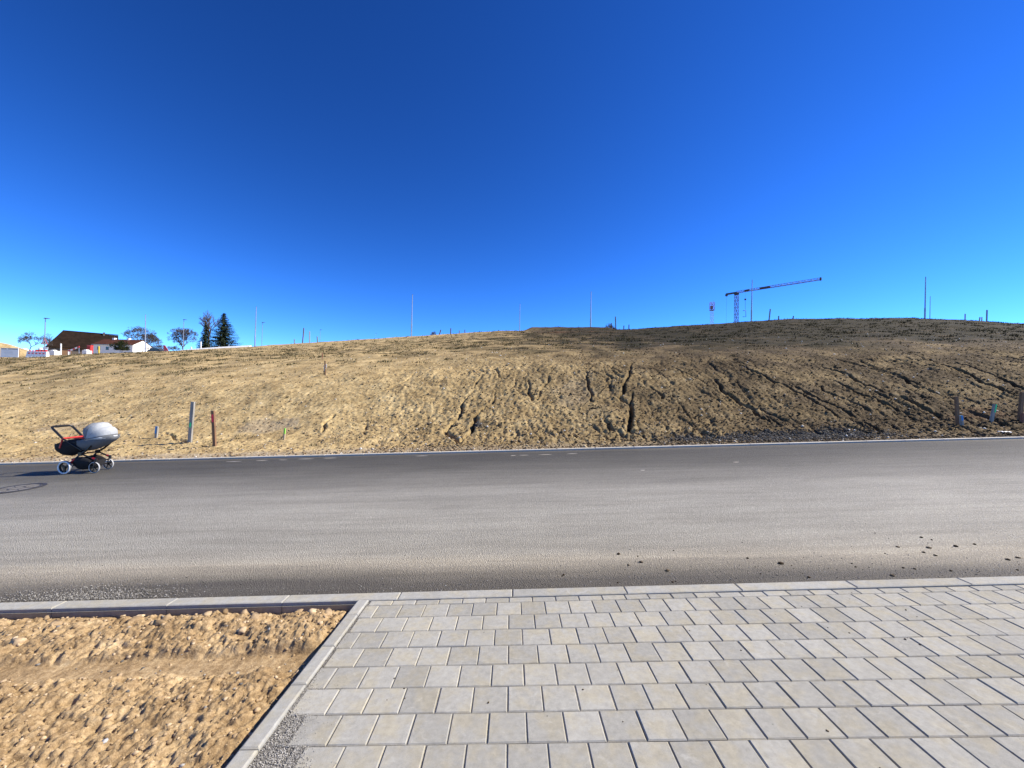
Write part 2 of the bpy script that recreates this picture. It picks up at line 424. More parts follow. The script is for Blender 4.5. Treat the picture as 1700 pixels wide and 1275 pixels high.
# rills: noise stretched down the slope
wob = .35*fbm(TX*.6, TY*.6, 3, 77)
r1 = 1-np.abs(gnoise((TX+wob)*1.5, TY*.17, 61))*3.2; r2 = 1-np.abs(gnoise((TX+wob*.7)*3.4+9, TY*.35, 62))*3.0
rill = (np.clip(r1, 0, 1)**5*.10 + np.clip(r2, 0, 1)**5*.055)*bank*sstep(-6, 1, TX)*(.35+.65*sstep(-.2, .3, fbm(TX*.3, TY*.2, 2, 66)))
TZ0 = TZ.copy()
TZ = TZ + n_big + n_mid + n_cl - rill
# track ruts across the top
rut = np.clip(1-np.abs(TY - (38.5 + .02*TX + .6*fbm(TX*.2, TX*0, 2, 91)))/.8, 0, 1)*sstep(-4, 2, TX)*sstep(26, 16, TX)
TZ -= .10*rut*(.5+fbm(TX*1.5, TY*3, 2, 92))
# traced gullies (picture positions of erosion channels, dropped on to the slope)
G = [
 [(821, 607, 0), (826, 619, .5), (835, 633, .2)], [(800, 622, .2), (790, 635, .6), (789, 643, .2)],
 [(786, 649, .3), (771, 664, .8), (765, 683, .9), (755, 699, 1), (739, 713, 1.3), (752, 725, 1.5), (761, 737, .9)],
 [(825, 648, .3), (817, 669, .7), (789, 688, 1.2), (788, 699, 1.4), (776, 722, .8), (763, 737, .6)],
 [(555, 692, .5), (540, 704, .9), (535, 715, .5)], [(625, 654, .4), (669, 634, .4), (696, 614, .1)], [(609, 704, .6), (606, 722, .3)],
 [(916, 617, .3), (904, 638, .7), (896, 654, .7), (887, 666, .4)], [(876, 632, .4), (878, 654, .9), (886, 666, .5)],
 [(972, 616, .4), (977, 638, .9), (982, 651, .9), (981, 670, .5)],
 [(1048, 603, .5), (1046, 619, 1), (1038, 633, 1.2), (1035, 648, 1.2), (1024, 658, 1.2), (1047, 671, 1.3), (1046, 688, 1.5), (1044, 715, 1.5), (1068, 727, .6), (1090, 733, .2)],
 [(1049, 652, .4), (1047, 671, .8)], [(1081, 644, .7), (1093, 654, 1), (1100, 662, .5)], [(1008, 700, .5), (1014, 716, 1)],
 [(1186, 627, .6), (1199, 647, 1), (1220, 662, 1.2), (1247, 677, 1.3), (1263, 691, 1.0), (1276, 699, .6)],
 [(1220, 603, .4), (1250, 618, .8), (1271, 627, .9), (1305, 643, 1), (1337, 663, 1), (1366, 680, .9), (1390, 692, .5)],
 [(1310, 635, .5), (1337, 651, .8), (1364, 667, 1), (1390, 677, 1), (1425, 693, .7)],
 [(1356, 606, .4), (1382, 613, .7), (1406, 619, .9), (1419, 630, 1.3), (1443, 641, 1.2), (1470, 654, 1.3), (1499, 660, 1.4), (1512, 670, 1.3), (1530, 678, 1.2), (1570, 694, .8)],
 [(1377, 627, .4), (1406, 640, 1.1), (1414, 648, 1.2), (1435, 656, 1.3), (1448, 660, 1), (1478, 675, .8), (1515, 688, .7)],
 [(1409, 603, .4), (1462, 617, .7), (1501, 627, .9), (1509, 637, 1.1), (1546, 646, .9), (1583, 658, .7)],
 [(1515, 588, .3), (1567, 609, .8), (1605, 623, 1), (1626, 635, 1.2), (1658, 646, 1.4), (1695, 659, 1.3), (1730, 672, .8)],
 [(1591, 603, .4), (1642, 620, .8), (1673, 635, 1.2), (1700, 646, 1.2), (1750, 662, .6)],
 [(1586, 704, .5), (1618, 717, .9), (1640, 726, .3)], [(1435, 701, .6), (1459, 715, .8)], [(1364, 640, .4), (1367, 651, .7), (1398, 659, .7), (1440, 680, .5)],
 [(1014, 736, .5), (1040, 737, .7), (1062, 737, .3)], [(1120, 612, .2), (1150, 622, .5), (1168, 630, .3)], [(1005, 606, .3), (1030, 618, .5)], [(1004, 618, .3), (1020, 628, .5)],
 [(905, 671, .2), (935, 660, .3), (958, 655, .2)], [(1130, 670, .3), (1142, 690, .5), (1150, 700, .2)],
 [(276, 718, .35), (292, 729, .45), (318, 733, .4)],
]
for gi, poly in enumerate(G):
    pts = []
    for (x, y, wgt) in poly:
        q = ground_hit(x, y); pts.append((q[0], q[1], wgt))
    pts = np.array(pts)
    seg = []
    for a, b_ in zip(pts[:-1], pts[1:]):
        k = max(2, int(np.hypot(*(b_-a)[:2])/.12)); seg.append(a + (b_-a)*np.linspace(0, 1, k, endpoint=False)[:, None])
    seg.append(pts[-1:]); P = np.concatenate(seg)
    P[:, 0] += .10*gnoise(P[:, 0]*2.1, P[:, 1]*2.1+gi*7, 5); P[:, 1] += .10*gnoise(P[:, 0]*2.1+40, P[:, 1]*2.1+gi*7, 6)
    m_ = .7
    r0 = np.searchsorted(rows, P[:, 1].min()-m_); r1_ = np.searchsorted(rows, P[:, 1].max()+m_)
    us = P[:, 0]/P[:, 1]; c0 = np.searchsorted(ucol, us.min()-m_/11); c1 = np.searchsorted(ucol, us.max()+m_/11)
    if r1_ <= r0 or c1 <= c0: continue
    sx_ = TX[r0:r1_, c0:c1]; sy_ = TY[r0:r1_, c0:c1]
    best = np.full(sx_.shape, 9.); wv = np.zeros(sx_.shape)
    for A, B in zip(P[:-1], P[1:]):
        d = B[:2]-A[:2]; L = d @ d + 1e-9
        tt = np.clip(((sx_-A[0])*d[0] + (sy_-A[1])*d[1])/L, 0, 1)
        dd = np.hypot(sx_-A[0]-tt*d[0], sy_-A[1]-tt*d[1]); ww = A[2] + (B[2]-A[2])*tt
        k = dd < best; best = np.where(k, dd, best); wv = np.where(k, ww, wv)
    best = best + .035*gnoise(sx_*6, sy_*6, 8)
    wid = .024 + .034*wv
    TZ[r0:r1_, c0:c1] -= (.22*wv)*sstep(wid*1.3, wid*.4, best) - .02*wv*np.exp(-((best-wid*2.2)/.06)**2)

# attributes
gx = TX; gy = TY
def blob(px, py, rx, ry, seed, amp=.6):
    q = ground_hit(px, py); return sstep(1.05, .55, np.sqrt(((TX-q[0])/rx)**2 + ((TY-q[1])/ry)**2) + amp*fbm(TX*1.1, TY*1.1, 3, seed))
a_gravel = np.maximum.reduce([blob(1170, 727, 1.1, .35, 301), blob(1280, 725, 1.3, .45, 302), blob(1370, 722, 1.6, .45, 303), blob(790, 704, .35, .3, 304, .4)])
a_silt = np.maximum.reduce([blob(445, 705, 1.3, .6, 311)*.4, blob(960, 650, 1.0, 1.6, 312)*.15, sstep(11.25, 10.9, TY + .15*fbm(TX*.9, TY*.9, 3, 313))*.55*(1-.75*darkm), blob(105, 708, 1.8, .5, 315)*.35])
a_red = np.clip(rut*1.6*sstep(-.5, .2, fbm(TX*.5, TY*1.5, 3, 321)) + .6*blob(1640, 690, 1.2, .5, 322), 0, 1)
gband = sstep(18.5, 24.5, TY + 3.0*fbm(TX*.3, TY*.3, 4, 331))*sstep(44, 37, TY)
a_green = gband*sstep(-.45, .35, fbm(TX*.35, TY*.6, 4, 332) + .75*sstep(0, 16, TX) - .12)*(.45+.55*sstep(-12, 10, TX))
a_green = np.maximum(a_green, .72*sstep(24, 31, TY + 2*fbm(TX*.4, TY*.4, 3, 335))*sstep(64, 56, TY)*sstep(0, 11, TX + 2*fbm(TX*.2, TY*.2, 2, 336))*(1-.8*np.clip(rut, 0, 1)))
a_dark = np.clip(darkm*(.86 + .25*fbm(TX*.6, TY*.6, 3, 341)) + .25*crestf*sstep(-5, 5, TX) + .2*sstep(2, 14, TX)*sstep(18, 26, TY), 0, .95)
V = np.stack([TX, TY, TZ], -1).reshape(-1, 3)
me = np_mesh('hillside', V, gridfaces(NR, NC), M['soil'], True)
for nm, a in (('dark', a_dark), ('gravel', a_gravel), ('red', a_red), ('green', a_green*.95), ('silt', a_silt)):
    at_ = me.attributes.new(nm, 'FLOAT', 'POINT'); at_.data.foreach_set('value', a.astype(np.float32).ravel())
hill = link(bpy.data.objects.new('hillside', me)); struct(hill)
def surf(X, Y):
    """height of the finished hillside mesh"""
    X = np.asarray(X, float); Y = np.asarray(Y, float); u = X/Y
    i = np.clip(np.searchsorted(rows, Y)-1, 0, NR-2); j = np.clip(np.searchsorted(ucol, u)-1, 0, NC-2)
    fy = (Y-rows[i])/(rows[i+1]-rows[i]); fx = (u-ucol[j])/(ucol[j+1]-ucol[j])
    return (TZ[i, j]*(1-fx)+TZ[i, j+1]*fx)*(1-fy) + (TZ[i+1, j]*(1-fx)+TZ[i+1, j+1]*fx)*fy
def samp(A, X, Y):
    i = np.clip(np.searchsorted(rows, Y)-1, 0, NR-2); j = np.clip(np.searchsorted(ucol, X/Y)-1, 0, NC-2); return A[i, j]

# low ground below and behind everything
gp = bpy.data.objects.new('ground', np_mesh('ground', [(-2500, -900, -60), (2500, -900, -60), (2500, 2500, -60), (-2500, 2500, -60)], [(0, 1, 2, 3)], M['soil'])); link(gp); struct(gp)

# ---- scattered lumps
import bmesh
bm = bmesh.new(); bmesh.ops.create_icosphere(bm, subdivisions=1, radius=1)
ICO_V = np.array([v.co[:] for v in bm.verts]); ICO_F = np.array([[v.index for v in f.verts] for f in bm.faces]); bm.free()
bm = bmesh.new(); bmesh.ops.create_icosphere(bm, subdivisions=2, radius=1)
ICO2_V = np.array([v.co[:] for v in bm.verts]); ICO2_F = np.array([[v.index for v in f.verts] for f in bm.faces]); bm.free()
OCT_V = np.array([(1, 0, 0), (-1, 0, 0), (0, 1, 0), (0, -1, 0), (0, 0, 1), (0, 0, -1)], float)
OCT_F = np.array([(0, 2, 4), (2, 1, 4), (1, 3, 4), (3, 0, 4), (2, 0, 5), (1, 2, 5), (3, 1, 5), (0, 3, 5)])
def lumps(name, X, Y, Z, S, mat, base=(ICO_V, ICO_F), flat=.7, jit=.28, sink=.25, smooth=False, wide=1.0):
    n = len(X); bv, bf = base; k = len(bv)
    v = bv[None]*(1 + RNG.uniform(-jit, jit, (n, k, 1))) * RNG.uniform(.7, 1.3, (n, 1, 3))
    v[:, :, 2] *= flat; v[:, :, 0] *= wide
    a = RNG.uniform(0, 6.283, n); ca, sa = np.cos(a)[:, None], np.sin(a)[:, None]
    x = v[:, :, 0]*ca - v[:, :, 1]*sa; y = v[:, :, 0]*sa + v[:, :, 1]*ca
    S = np.asarray(S)[:, None]
    P = np.stack([x*S + X[:, None], y*S + Y[:, None], v[:, :, 2]*S + Z[:, None] + S*flat*(1-2*sink)*.5], -1).reshape(-1, 3)
    Fc = (bf[None] + (np.arange(n)*k)[:, None, None]).reshape(-1, 3)
    return bpy.data.objects.new(name, np_mesh(name, P, Fc, mat, smooth))
def scatter_uY(n, Ya, Yb, ua=-1.36, ub=1.36, pw=1.0):
    Y = Ya + (Yb-Ya)*RNG.random(n)**pw; u = RNG.uniform(ua, ub, n); return u*Y, Y
# soil clods on the bank
X, Y = scatter_uY(52000, 10.5, 26, pw=1.5)
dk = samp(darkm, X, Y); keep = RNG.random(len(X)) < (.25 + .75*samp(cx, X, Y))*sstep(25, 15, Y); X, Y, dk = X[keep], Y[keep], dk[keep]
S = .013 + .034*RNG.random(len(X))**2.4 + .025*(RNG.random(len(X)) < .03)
isd = RNG.random(len(X)) < dk*1.1  # clods take the same darkening, soil tone and painted dimness together
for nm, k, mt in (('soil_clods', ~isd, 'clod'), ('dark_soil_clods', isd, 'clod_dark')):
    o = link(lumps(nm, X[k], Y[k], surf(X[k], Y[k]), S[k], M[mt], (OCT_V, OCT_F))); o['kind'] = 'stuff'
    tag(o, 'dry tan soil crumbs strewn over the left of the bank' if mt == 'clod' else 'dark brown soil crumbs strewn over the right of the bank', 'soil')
# gravel patch by the far kerb
gl = []
for (px, py, rx, ry, n) in ((1170, 727, 1.2, .35, 1300), (1280, 725, 1.4, .45, 2200), (1370, 722, 1.6, .45, 2600)):
    q = ground_hit(px, py); a = RNG.normal(0, .55, (n, 2)); gl.append(np.stack([q[0]+a[:, 0]*rx, np.maximum(10.55, q[1]+a[:, 1]*ry)], 1))
gl = np.concatenate(gl); X, Y = gl[:, 0], gl[:, 1]
o = link(lumps('gravel_pile', X, Y, surf(X, Y), RNG.uniform(.012, .035, len(X)), M['gravel'], (OCT_V, OCT_F))); tag(o, 'dark grey gravel spilled at the foot of the bank', 'gravel', kind='stuff')
# pale stones
X, Y = scatter_uY(1500, 10.6, 26, ua=-1.3, ub=1.3, pw=1.3); k = RNG.random(len(X)) < .35+.65*samp(cx, X, Y); X, Y = X[k], Y[k]
o = link(lumps('pale_stones', X, Y, surf(X, Y), .012+.035*RNG.random(len(X))**3, M['white_stone'], (OCT_V, OCT_F), sink=.1)); tag(o, 'small pale stones scattered over the bank', 'stones', kind='stuff')

# grass tufts
def tufts(name, X, Y, S, mat, nb=6, wide=1.0):
    n = len(X); Z = surf(X, Y)
    a = RNG.uniform(0, 6.283, (n, nb)); ln = RNG.uniform(.5, 1.2, (n, nb))*S[:, None]; tilt = RNG.uniform(.3, 1.25, (n, nb))
    bx = X[:, None] + RNG.normal(0, .45, (n, nb))*S[:, None]*wide; by = Y[:, None] + RNG.normal(0, .35, (n, nb))*S[:, None]; bz = np.repeat(Z[:, None], nb, 1) - .01
    wd = .16*S[:, None]*np.ones((n, nb))
    px_, py_ = -np.sin(a)*wd, np.cos(a)*wd
    tx = bx + np.cos(a)*np.sin(tilt)*ln; ty = by + np.sin(a)*np.sin(tilt)*ln; tzv = bz + np.cos(tilt)*ln*.8
    P = np.stack([np.stack([bx-px_, by-py_, bz], -1), np.stack([bx+px_, by+py_, bz], -1), np.stack([tx, ty, tzv], -1)], 2).reshape(-1, 3)
    Fc = np.arange(len(P)).reshape(-1, 3)
    return bpy.data.objects.new(name, np_mesh(name, P, Fc, mat))
X, Y = scatter_uY(44000, 17.5, 50, ua=-1.36, ub=1.36, pw=.9)
dn = sstep(-.05, .55, fbm(X*.5, Y*.9, 4, 401) + .25*sstep(22, 28, Y))*sstep(17.5, 22, Y)*sstep(52, 40, Y)*(.45+.55*samp(gband, X, Y))
k = RNG.random(len(X)) < dn*.9; X, Y = X[k], Y[k]
gsel = (X > 2) & (RNG.random(len(X)) < sstep(0, 16, X))
o = link(tufts('dry_grass_tufts', X[~gsel], Y[~gsel], RNG.uniform(.06, .20, (~gsel).sum()), M['grass'], 6, 1.8)); tag(o, 'sparse dry grass tufts dotting the upper field', 'grass', kind='stuff')
o = link(tufts('green_grass_tufts', X[gsel], Y[gsel], RNG.uniform(.06, .19, gsel.sum()), M['grass_green'], 7, 1.8)); tag(o, 'thin green grass sprouting on the upper right of the hill', 'grass', kind='stuff')
X, Y = scatter_uY(420, 11.5, 20, ua=-1.36, ub=-.3); o = link(tufts('field_weeds', X, Y, RNG.uniform(.05, .13, len(X)), M['grass'], 8, 1.5)); tag(o, 'few dark weeds on the trodden left field', 'weeds', kind='stuff')

# ------------------------------------------------------------------ kerbs
def slab(x0, x1, y0, y1, zf, top, bot, ch=.006, sides=None):
    """bevelled block on a sloping plane, local to its centre; returns verts, faces, centre"""
    cxm, cym = (x0+x1)/2, (y0+y1)/2; cz = zf(cxm, cym)
    P = [(x0, y0), (x1, y0), (x1, y1), (x0, y1)]; I = [(x0+ch, y0+ch), (x1-ch, y0+ch), (x1-ch, y1-ch), (x0+ch, y1-ch)]
    v = [(x-cxm, y-cym, zf(x, y)+bot-cz) for x, y in P] + [(x-cxm, y-cym, zf(x, y)+top-ch*.7-cz) for x, y in P] + [(x-cxm, y-cym, zf(x, y)+top-cz) for x, y in I]
    f = [(3, 2, 1, 0)] + [(i, (i+1) % 4, 4+(i+1) % 4, 4+i) for i in range(4)] + [(4+i, 4+(i+1) % 4, 8+(i+1) % 4, 8+i) for i in range(4)] + [(8, 9, 10, 11)]
    return v, f, (cxm, cym, cz)
def block(name, x0, x1, y0, y1, zf, top, bot, mat, parent, ch=.006, mesh=None):
    v, f, c = slab(x0, x1, y0, y1, zf, top, bot, ch)
    if mesh is None:
        mesh = bpy.data.meshes.new(name); mesh.from_pydata(v, [], f); mesh.materials.append(mat)
    o = bpy.data.objects.new(name, mesh); o.location = c; link(o, parent); return o
def strip(name, x0, x1, y0, y1, zf, dz, mat, n=60):
    xs = np.linspace(x0, x1, n); Vv = [(x, y, zf(x, y)+dz) for y in (y0, y1) for x in xs]
    return link(bpy.data.objects.new(name, np_mesh(name, Vv, gridfaces(2, n), mat)))
kb = strip('near_kerb', -30, 30, KY-.14, KY+.01, lambda x, y: road_z(x, KY), -.02, M['sand']); struct(kb)
kz = lambda x, y: road_z(x, KY) + 0*y
KJ = .045  # joint at this X
shared = None
for i in range(-14, 14):
    x0 = KJ + i*1.0
    o = block('kerb_stone', x0+.003, x0+.997, KY-.128+.0, KY, kz, .012, -.16, M['kerb'], kb, .008, shared); shared = o.data
fk = strip('far_kerb', -60, 60, FKY-.005, FKY+.13, lambda x, y: road_z(x, FKY), -.03, M['sand']); struct(fk)
shared = None; fz = lambda x, y: road_z(x, FKY) + 0*y
for i in range(-24, 24):
    o = block('kerb_stone', i*1.0+.204, i*1.0+1.196, FKY, FKY+.12, fz, .045, -.12, M['kerb2'], fk, .012, shared); shared = o.data

# ------------------------------------------------------------------ paved driveway
PX0 = -1.295; BW = .095
bed = []
xs = np.linspace(PX0, 9.0, 40); ysb = np.linspace(-2.0, KY-.13, 20)
BX, BY = np.meshgrid(xs, ysb)
pv = link(bpy.data.objects.new('pavement', np_mesh('pavement', np.stack([BX, BY, pave_z(BX, BY)-.007], -1).reshape(-1, 3), gridfaces(*BX.shape), M['sand'], True))); struct(pv)
# edging stones
ends = [KY-.131, 3.24, 2.82, 2.435, 1.98, 1.50, 1.0, .5, 0, -.5, -1, -1.5]
for a, b_ in zip(ends[1:], ends[:-1]):
    block('edging_stone', PX0, PX0+BW, a+.002, b_-.002, pave_z, .014, -.20, M['kerb'], pv, .010)
# pavers: rows of 20 cm stones in half bond
RB = 2.008; PT = .1995; J0 = -.085
X_IN = PX0+BW+.004
paver_variants = []
def paver_mesh(w_, d_, seed):
    rg = random.Random(seed); ch = .0055; a, b_ = w_/2, d_/2; n = 3
    P = [(-a, -b_), (a, -b_), (a, b_), (-a, b_)]
    j = lambda: rg.uniform(-.0008, .0008)
    v = [(x, y, -.07) for x, y in P] + [(x+j(), y+j(), -ch+j()) for x, y in P] + [(x*(1-ch/a)+j(), y*(1-ch/b_)+j(), j()*.5) for x, y in P]
    f = [(i, (i+1) % 4, 4+(i+1) % 4, 4+i) for i in range(4)] + [(4+i, 4+(i+1) % 4, 8+(i+1) % 4, 8+i) for i in range(4)] + [(8, 9, 10, 11)]
    me = bpy.data.meshes.new('paver'); me.from_pydata(v, [], f); me.materials.append(M['paver']); return me
full = [paver_mesh(PT-.0042, PT-.0042, k) for k in range(8)]
def paver_pose(x, y, rg):
    e = .05
    nx = -(pave_z(x+e, y)-pave_z(x-e, y))/(2*e); ny = -(pave_z(x, y+e)-pave_z(x, y-e))/(2*e)
    nrm = Vector((nx+rg.gauss(0, .0022), ny+rg.gauss(0, .0022), 1)).normalized()
    q = Vector((0, 0, 1)).rotation_difference(nrm)
    return (x+rg.gauss(0, .0007), y+rg.gauss(0, .0007), pave_z(x, y)+rg.gauss(0, .0010)), q
cand = []
for r in range(-16, 8):
    y0 = RB + r*PT; y1 = y0+PT
    if r == 7: y1 = KY-.131
    half = (r % 2 == 0)        # r=0 is the row whose joints sit at J0
    off = J0 if half else J0+PT/2
    for k in range(-8, 50):
        x0 = off + k*PT; x1 = x0+PT
        if x1 < X_IN+.03 or x0 > 9: continue
        cut = x0 < X_IN
        if (cut and y0 < 2.35) or (x0 < -1.1 and y0 < 1.95): continue         # the gap there is filled with grit
        xa = max(x0, X_IN-.0)
        cand.append((xa, x1, y0, y1, cut or r == 7))
def vis(c):
    x, y = (c[0]+c[1])/2, (c[2]+c[3])/2
    a, b_ = project(np.array([x, y, pave_z(x, y)])) if y > .3 else (0, 9999)
    return (-120 < a < 1830 and b_ < 1400), abs(a-850)+max(0, b_-1275)*5
seen = [(vis(c), c) for c in cand]
seen.sort(key=lambda q: (not q[0][0], q[0][1]))
for idx, ((ok, _), c) in enumerate(seen):
    pass
near = [c for (q, c) in seen[:300]]; rest = [c for (q, c) in seen[300:]]
rg = random.Random(5); cutcache = {}
for c in near:
    x, y = (c[0]+c[1])/2, (c[2]+c[3])/2
    if c[4]:
        key = (round(c[1]-c[0], 3), round(c[3]-c[2], 3))
        if key not in cutcache: cutcache[key] = paver_mesh(key[0]-.005, key[1]-.005, len(cutcache)+50)
        me = cutcache[key]
    else: me = rg.choice(full)
    o = bpy.data.objects.new('paver', me); o.location, q = paver_pose(x, y, rg); o.rotation_mode = 'QUATERNION'; o.rotation_quaternion = q
    link(o, pv)
mb = MB()
for c in rest:
    x, y = (c[0]+c[1])/2, (c[2]+c[3])/2; loc, q = paver_pose(x, y, rg); R = q.to_matrix()
    w_, d_ = c[1]-c[0]-.005, c[3]-c[2]-.005
    vs = [Vector(loc) + R @ Vector((sx_*w_/2*i_, sy_*d_/2*i_, zz_)) for zz_, i_ in ((-.07, 1), (-.004, 1), (0, .955)) for sx_, sy_ in ((-1, -1), (1, -1), (1, 1), (-1, 1))]
    mb.add(vs, [(i, (i+1) % 4, 4+(i+1) % 4, 4+i) for i in range(4)] + [(4+i, 4+(i+1) % 4, 8+(i+1) % 4, 8+i) for i in range(4)] + [(8, 9, 10, 11)])
o = mb.build('more_pavers', M['paver'], pv); o['kind'] = 'stuff'

# grit along the edging, crumbs on pavers and on the road
def grit(name, pts, S, zf, mat, label, cat, base=(ICO_V, ICO_F), **k):
    X, Y = pts[:, 0], pts[:, 1]
    o = link(lumps(name, X, Y, np.array([zf(a, b_) for a, b_ in zip(X, Y)]), S, mat, base, **k)); tag(o, label, cat, kind='stuff'); return o
n = 11000; Yg = RNG.uniform(1.0, 2.6, n); wid = np.interp(Yg, [1.2, 1.9, 2.2, 2.5, 2.6], [.26, .25, .20, .10, .05])*(.55+.45*RNG.random(n))
Xg = X_IN + wid*RNG.random(n)**.9
grit('edging_grit', np.stack([Xg, Yg], 1), RNG.uniform(.0012, .0045, n), lambda a, b_: pave_z(a, b_)-.005, M['sandgrit'], 'loose grey grit filling the gap along the paving edge', 'grit', (OCT_V, OCT_F))
n = 7000; Yg = RNG.uniform(1.0, 2.45, n); Xg = np.interp(Yg, [1.0, 2.0, 2.01, 2.2, 2.25, 2.45], [-.98, -.98, -1.08, -1.08, -1.16, -1.18]) - .05 + RNG.exponential(.035, n)*(.4+1.2*np.clip(gnoise(Yg*9, Yg*0, 4)+.5, 0, 1))
grit('spilled_grit', np.stack([Xg, Yg], 1), RNG.uniform(.0010, .0034, n), pave_z, M['sandgrit'], 'fine grit spilled over the paver edges beside the gap', 'grit', (OCT_V, OCT_F))
n = 700; Yg = RNG.uniform(2.4, 3.5, n); Xg = X_IN + RNG.exponential(.012, n)
grit('joint_grit', np.stack([Xg, Yg], 1), RNG.uniform(.001, .0035, n), lambda a, b_: pave_z(a, b_), M['stones'], 'fine grit in the joint beside the edging stones', 'grit', (OCT_V, OCT_F))
n = 330; P = np.stack([RNG.uniform(-1.1, 6.0, n), RNG.uniform(1.2, 3.45, n)], 1)
grit('paving_crumbs', P, .0012+.009*RNG.random(n)**6, pave_z, M['clod_dark'], 'tiny dark crumbs lying on the grey paving', 'crumbs', (OCT_V, OCT_F))
n = 5200; Yg = KY+.015+RNG.exponential(.16, n); Xg = RNG.uniform(-6, 7.5, n)
grit('kerbside_grit', np.stack([Xg, Yg], 1), .0015+.0055*RNG.random(n)**3, road_z, M['stones'], 'loose grit along the near edge of the asphalt', 'grit', (OCT_V, OCT_F))
n = 130; P = np.stack([RNG.uniform(.5, 7.0, n), KY+.05+RNG.exponential(.33, n)], 1)
grit('road_crumbs', P, .003+.020*RNG.random(n)**4, road_z, M['clod_dark'], 'dark soil crumbs dropped on the road', 'crumbs')
n = 5200; P = np.stack([-3.85+RNG.normal(0, .42, n), KY+.03+np.abs(RNG.normal(0, .12, n))-.1*(RNG.random(n) < .35)], 1)
grit('kerbside_rubble', P, .0015+.0058*RNG.random(n)**3, lambda a, b_: road_z(a, b_)+.003, M['rubble'], 'pale rubble spilled over the near kerb', 'rubble')
n = 900; P = np.stack([RNG.uniform(-14, 14, n), FKY+.2+RNG.exponential(.2, n)], 1)
o = link(lumps('verge_grit', P[:, 0], P[:, 1], surf(P[:, 0], P[:, 1]), .006+.016*RNG.random(n)**3, M['white_stone'], (OCT_V, OCT_F))); tag(o, 'pale grit on the verge behind the far kerb', 'grit', kind='stuff')

# ------------------------------------------------------------------ bare lot, lower left
LX0, LX1 = -6.4, PX0-.001; LY1 = KY-.129
lx = np.concatenate([np.linspace(-12, LX0, 30)[:-1], np.arange(LX0, LX1, .0078), [LX1]]); ly = np.concatenate([np.linspace(-2, 1.2, 40)[:-1], np.arange(1.2, LY1, .0078), [LY1]])
A, B = np.meshgrid(lx, ly)
base = road_z(A, KY)*1.0 - .012 + (pave_z(-1.3, 2.0) - road_z(-1.3, KY) - .0)*sstep(3.3, 2.0, B) - .035
base = np.where(B < 3.0, base, base)
edge = sstep(LX1, LX1-.10, A)*sstep(LY1, LY1-.13, B)
ridge = np.exp(-((B-3.20-.04*gnoise(A*1.2, A*0, 3))/.20)**2)
rutc = 2.80 + .022*(A+2) + .02*gnoise(A*1.1, A*0+5, 4); rutm = sstep(.15, .085, np.abs(B-rutc))
lump = fbm(A*6, B*6, 3, 501, .6)*.026 + fbm(A*2.2, B*2.2, 3, 502)*.026 + fbm(A*20, B*20, 3, 503, .75)*.0125 - (1-np.abs(fbm(A*9, B*9, 2, 507)))**6*.016
LZ = base + (ridge*.062 + lump*(1-.88*rutm) - .042*rutm)*(.25+.75*edge) - .028*(1-edge) + fbm(A*90, B*90, 2, 505)*.0032*(1-.6*rutm)
lot = link(bpy.data.objects.new('bare_soil', np_mesh('bare_soil', np.stack([A, B, LZ], -1).reshape(-1, 3), gridfaces(*A.shape), M['lot'], True))); struct(lot)
def lot_z(X, Y):
    i = np.clip(np.searchsorted(ly, Y)-1, 0, len(ly)-2); j = np.clip(np.searchsorted(lx, X)-1, 0, len(lx)-2); return LZ[i, j]
n = 9000; X = RNG.uniform(-6.2, PX0-.03, n); Y = RNG.uniform(1.25, LY1-.03, n)
k = (np.abs(Y - (2.80+.022*(X+2))) > .12) | (RNG.random(n) < .10); X, Y = X[k], Y[k]
S = .003 + .014*RNG.random(len(X))**3.2
o = link(lumps('lot_clods', X, Y, lot_z(X, Y), S, M['clod_lot'], (ICO_V, ICO_F), sink=.45)); tag(o, 'crumbly ochre soil clods on the bare lot', 'soil', kind='stuff')
# big lumps on the ridge by the kerb
n = 60; X = RNG.uniform(-6.0, PX0-.06, n); Y = RNG.normal(3.28, .10, n).clip(2.98, LY1-.05); S = .015+.030*RNG.random(n)**1.6
k = np.array([-2.06, -1.62, -1.48, -3.1, -3.7, -4.3, -2.5, -1.75]); X[:8] = k; Y[:8] = [3.30, 3.36, 3.33, 3.34, 3.3, 3.33, 3.36, 3.38]; S[:8] = [.05, .052, .042, .045, .04, .06, .035, .03]
bv = ICO2_V*(1+.7*np.stack([gnoise(ICO2_V[:, 0]*2.2, ICO2_V[:, 1]*2.2+ICO2_V[:, 2]*3.1, 9)]*3, 1))
o = link(lumps('ridge_clods', X, Y, lot_z(X, Y), S, M['clod_lot'], (bv, ICO2_F), flat=.8, jit=.16, sink=.5)); tag(o, 'large ochre soil lumps on the ridge behind the kerb', 'soil', kind='stuff')
n = 260; X = RNG.uniform(-6.0, PX0-.05, n); Y = RNG.uniform(1.3, 3.4, n)
o = link(lumps('lot_pebbles', X, Y, lot_z(X, Y), .003+.012*RNG.random(n)**2, M['stones'], (ICO_V, ICO_F), sink=.3)); tag(o, 'grey pebbles half sunk in the bare lot', 'pebbles', kind='stuff')


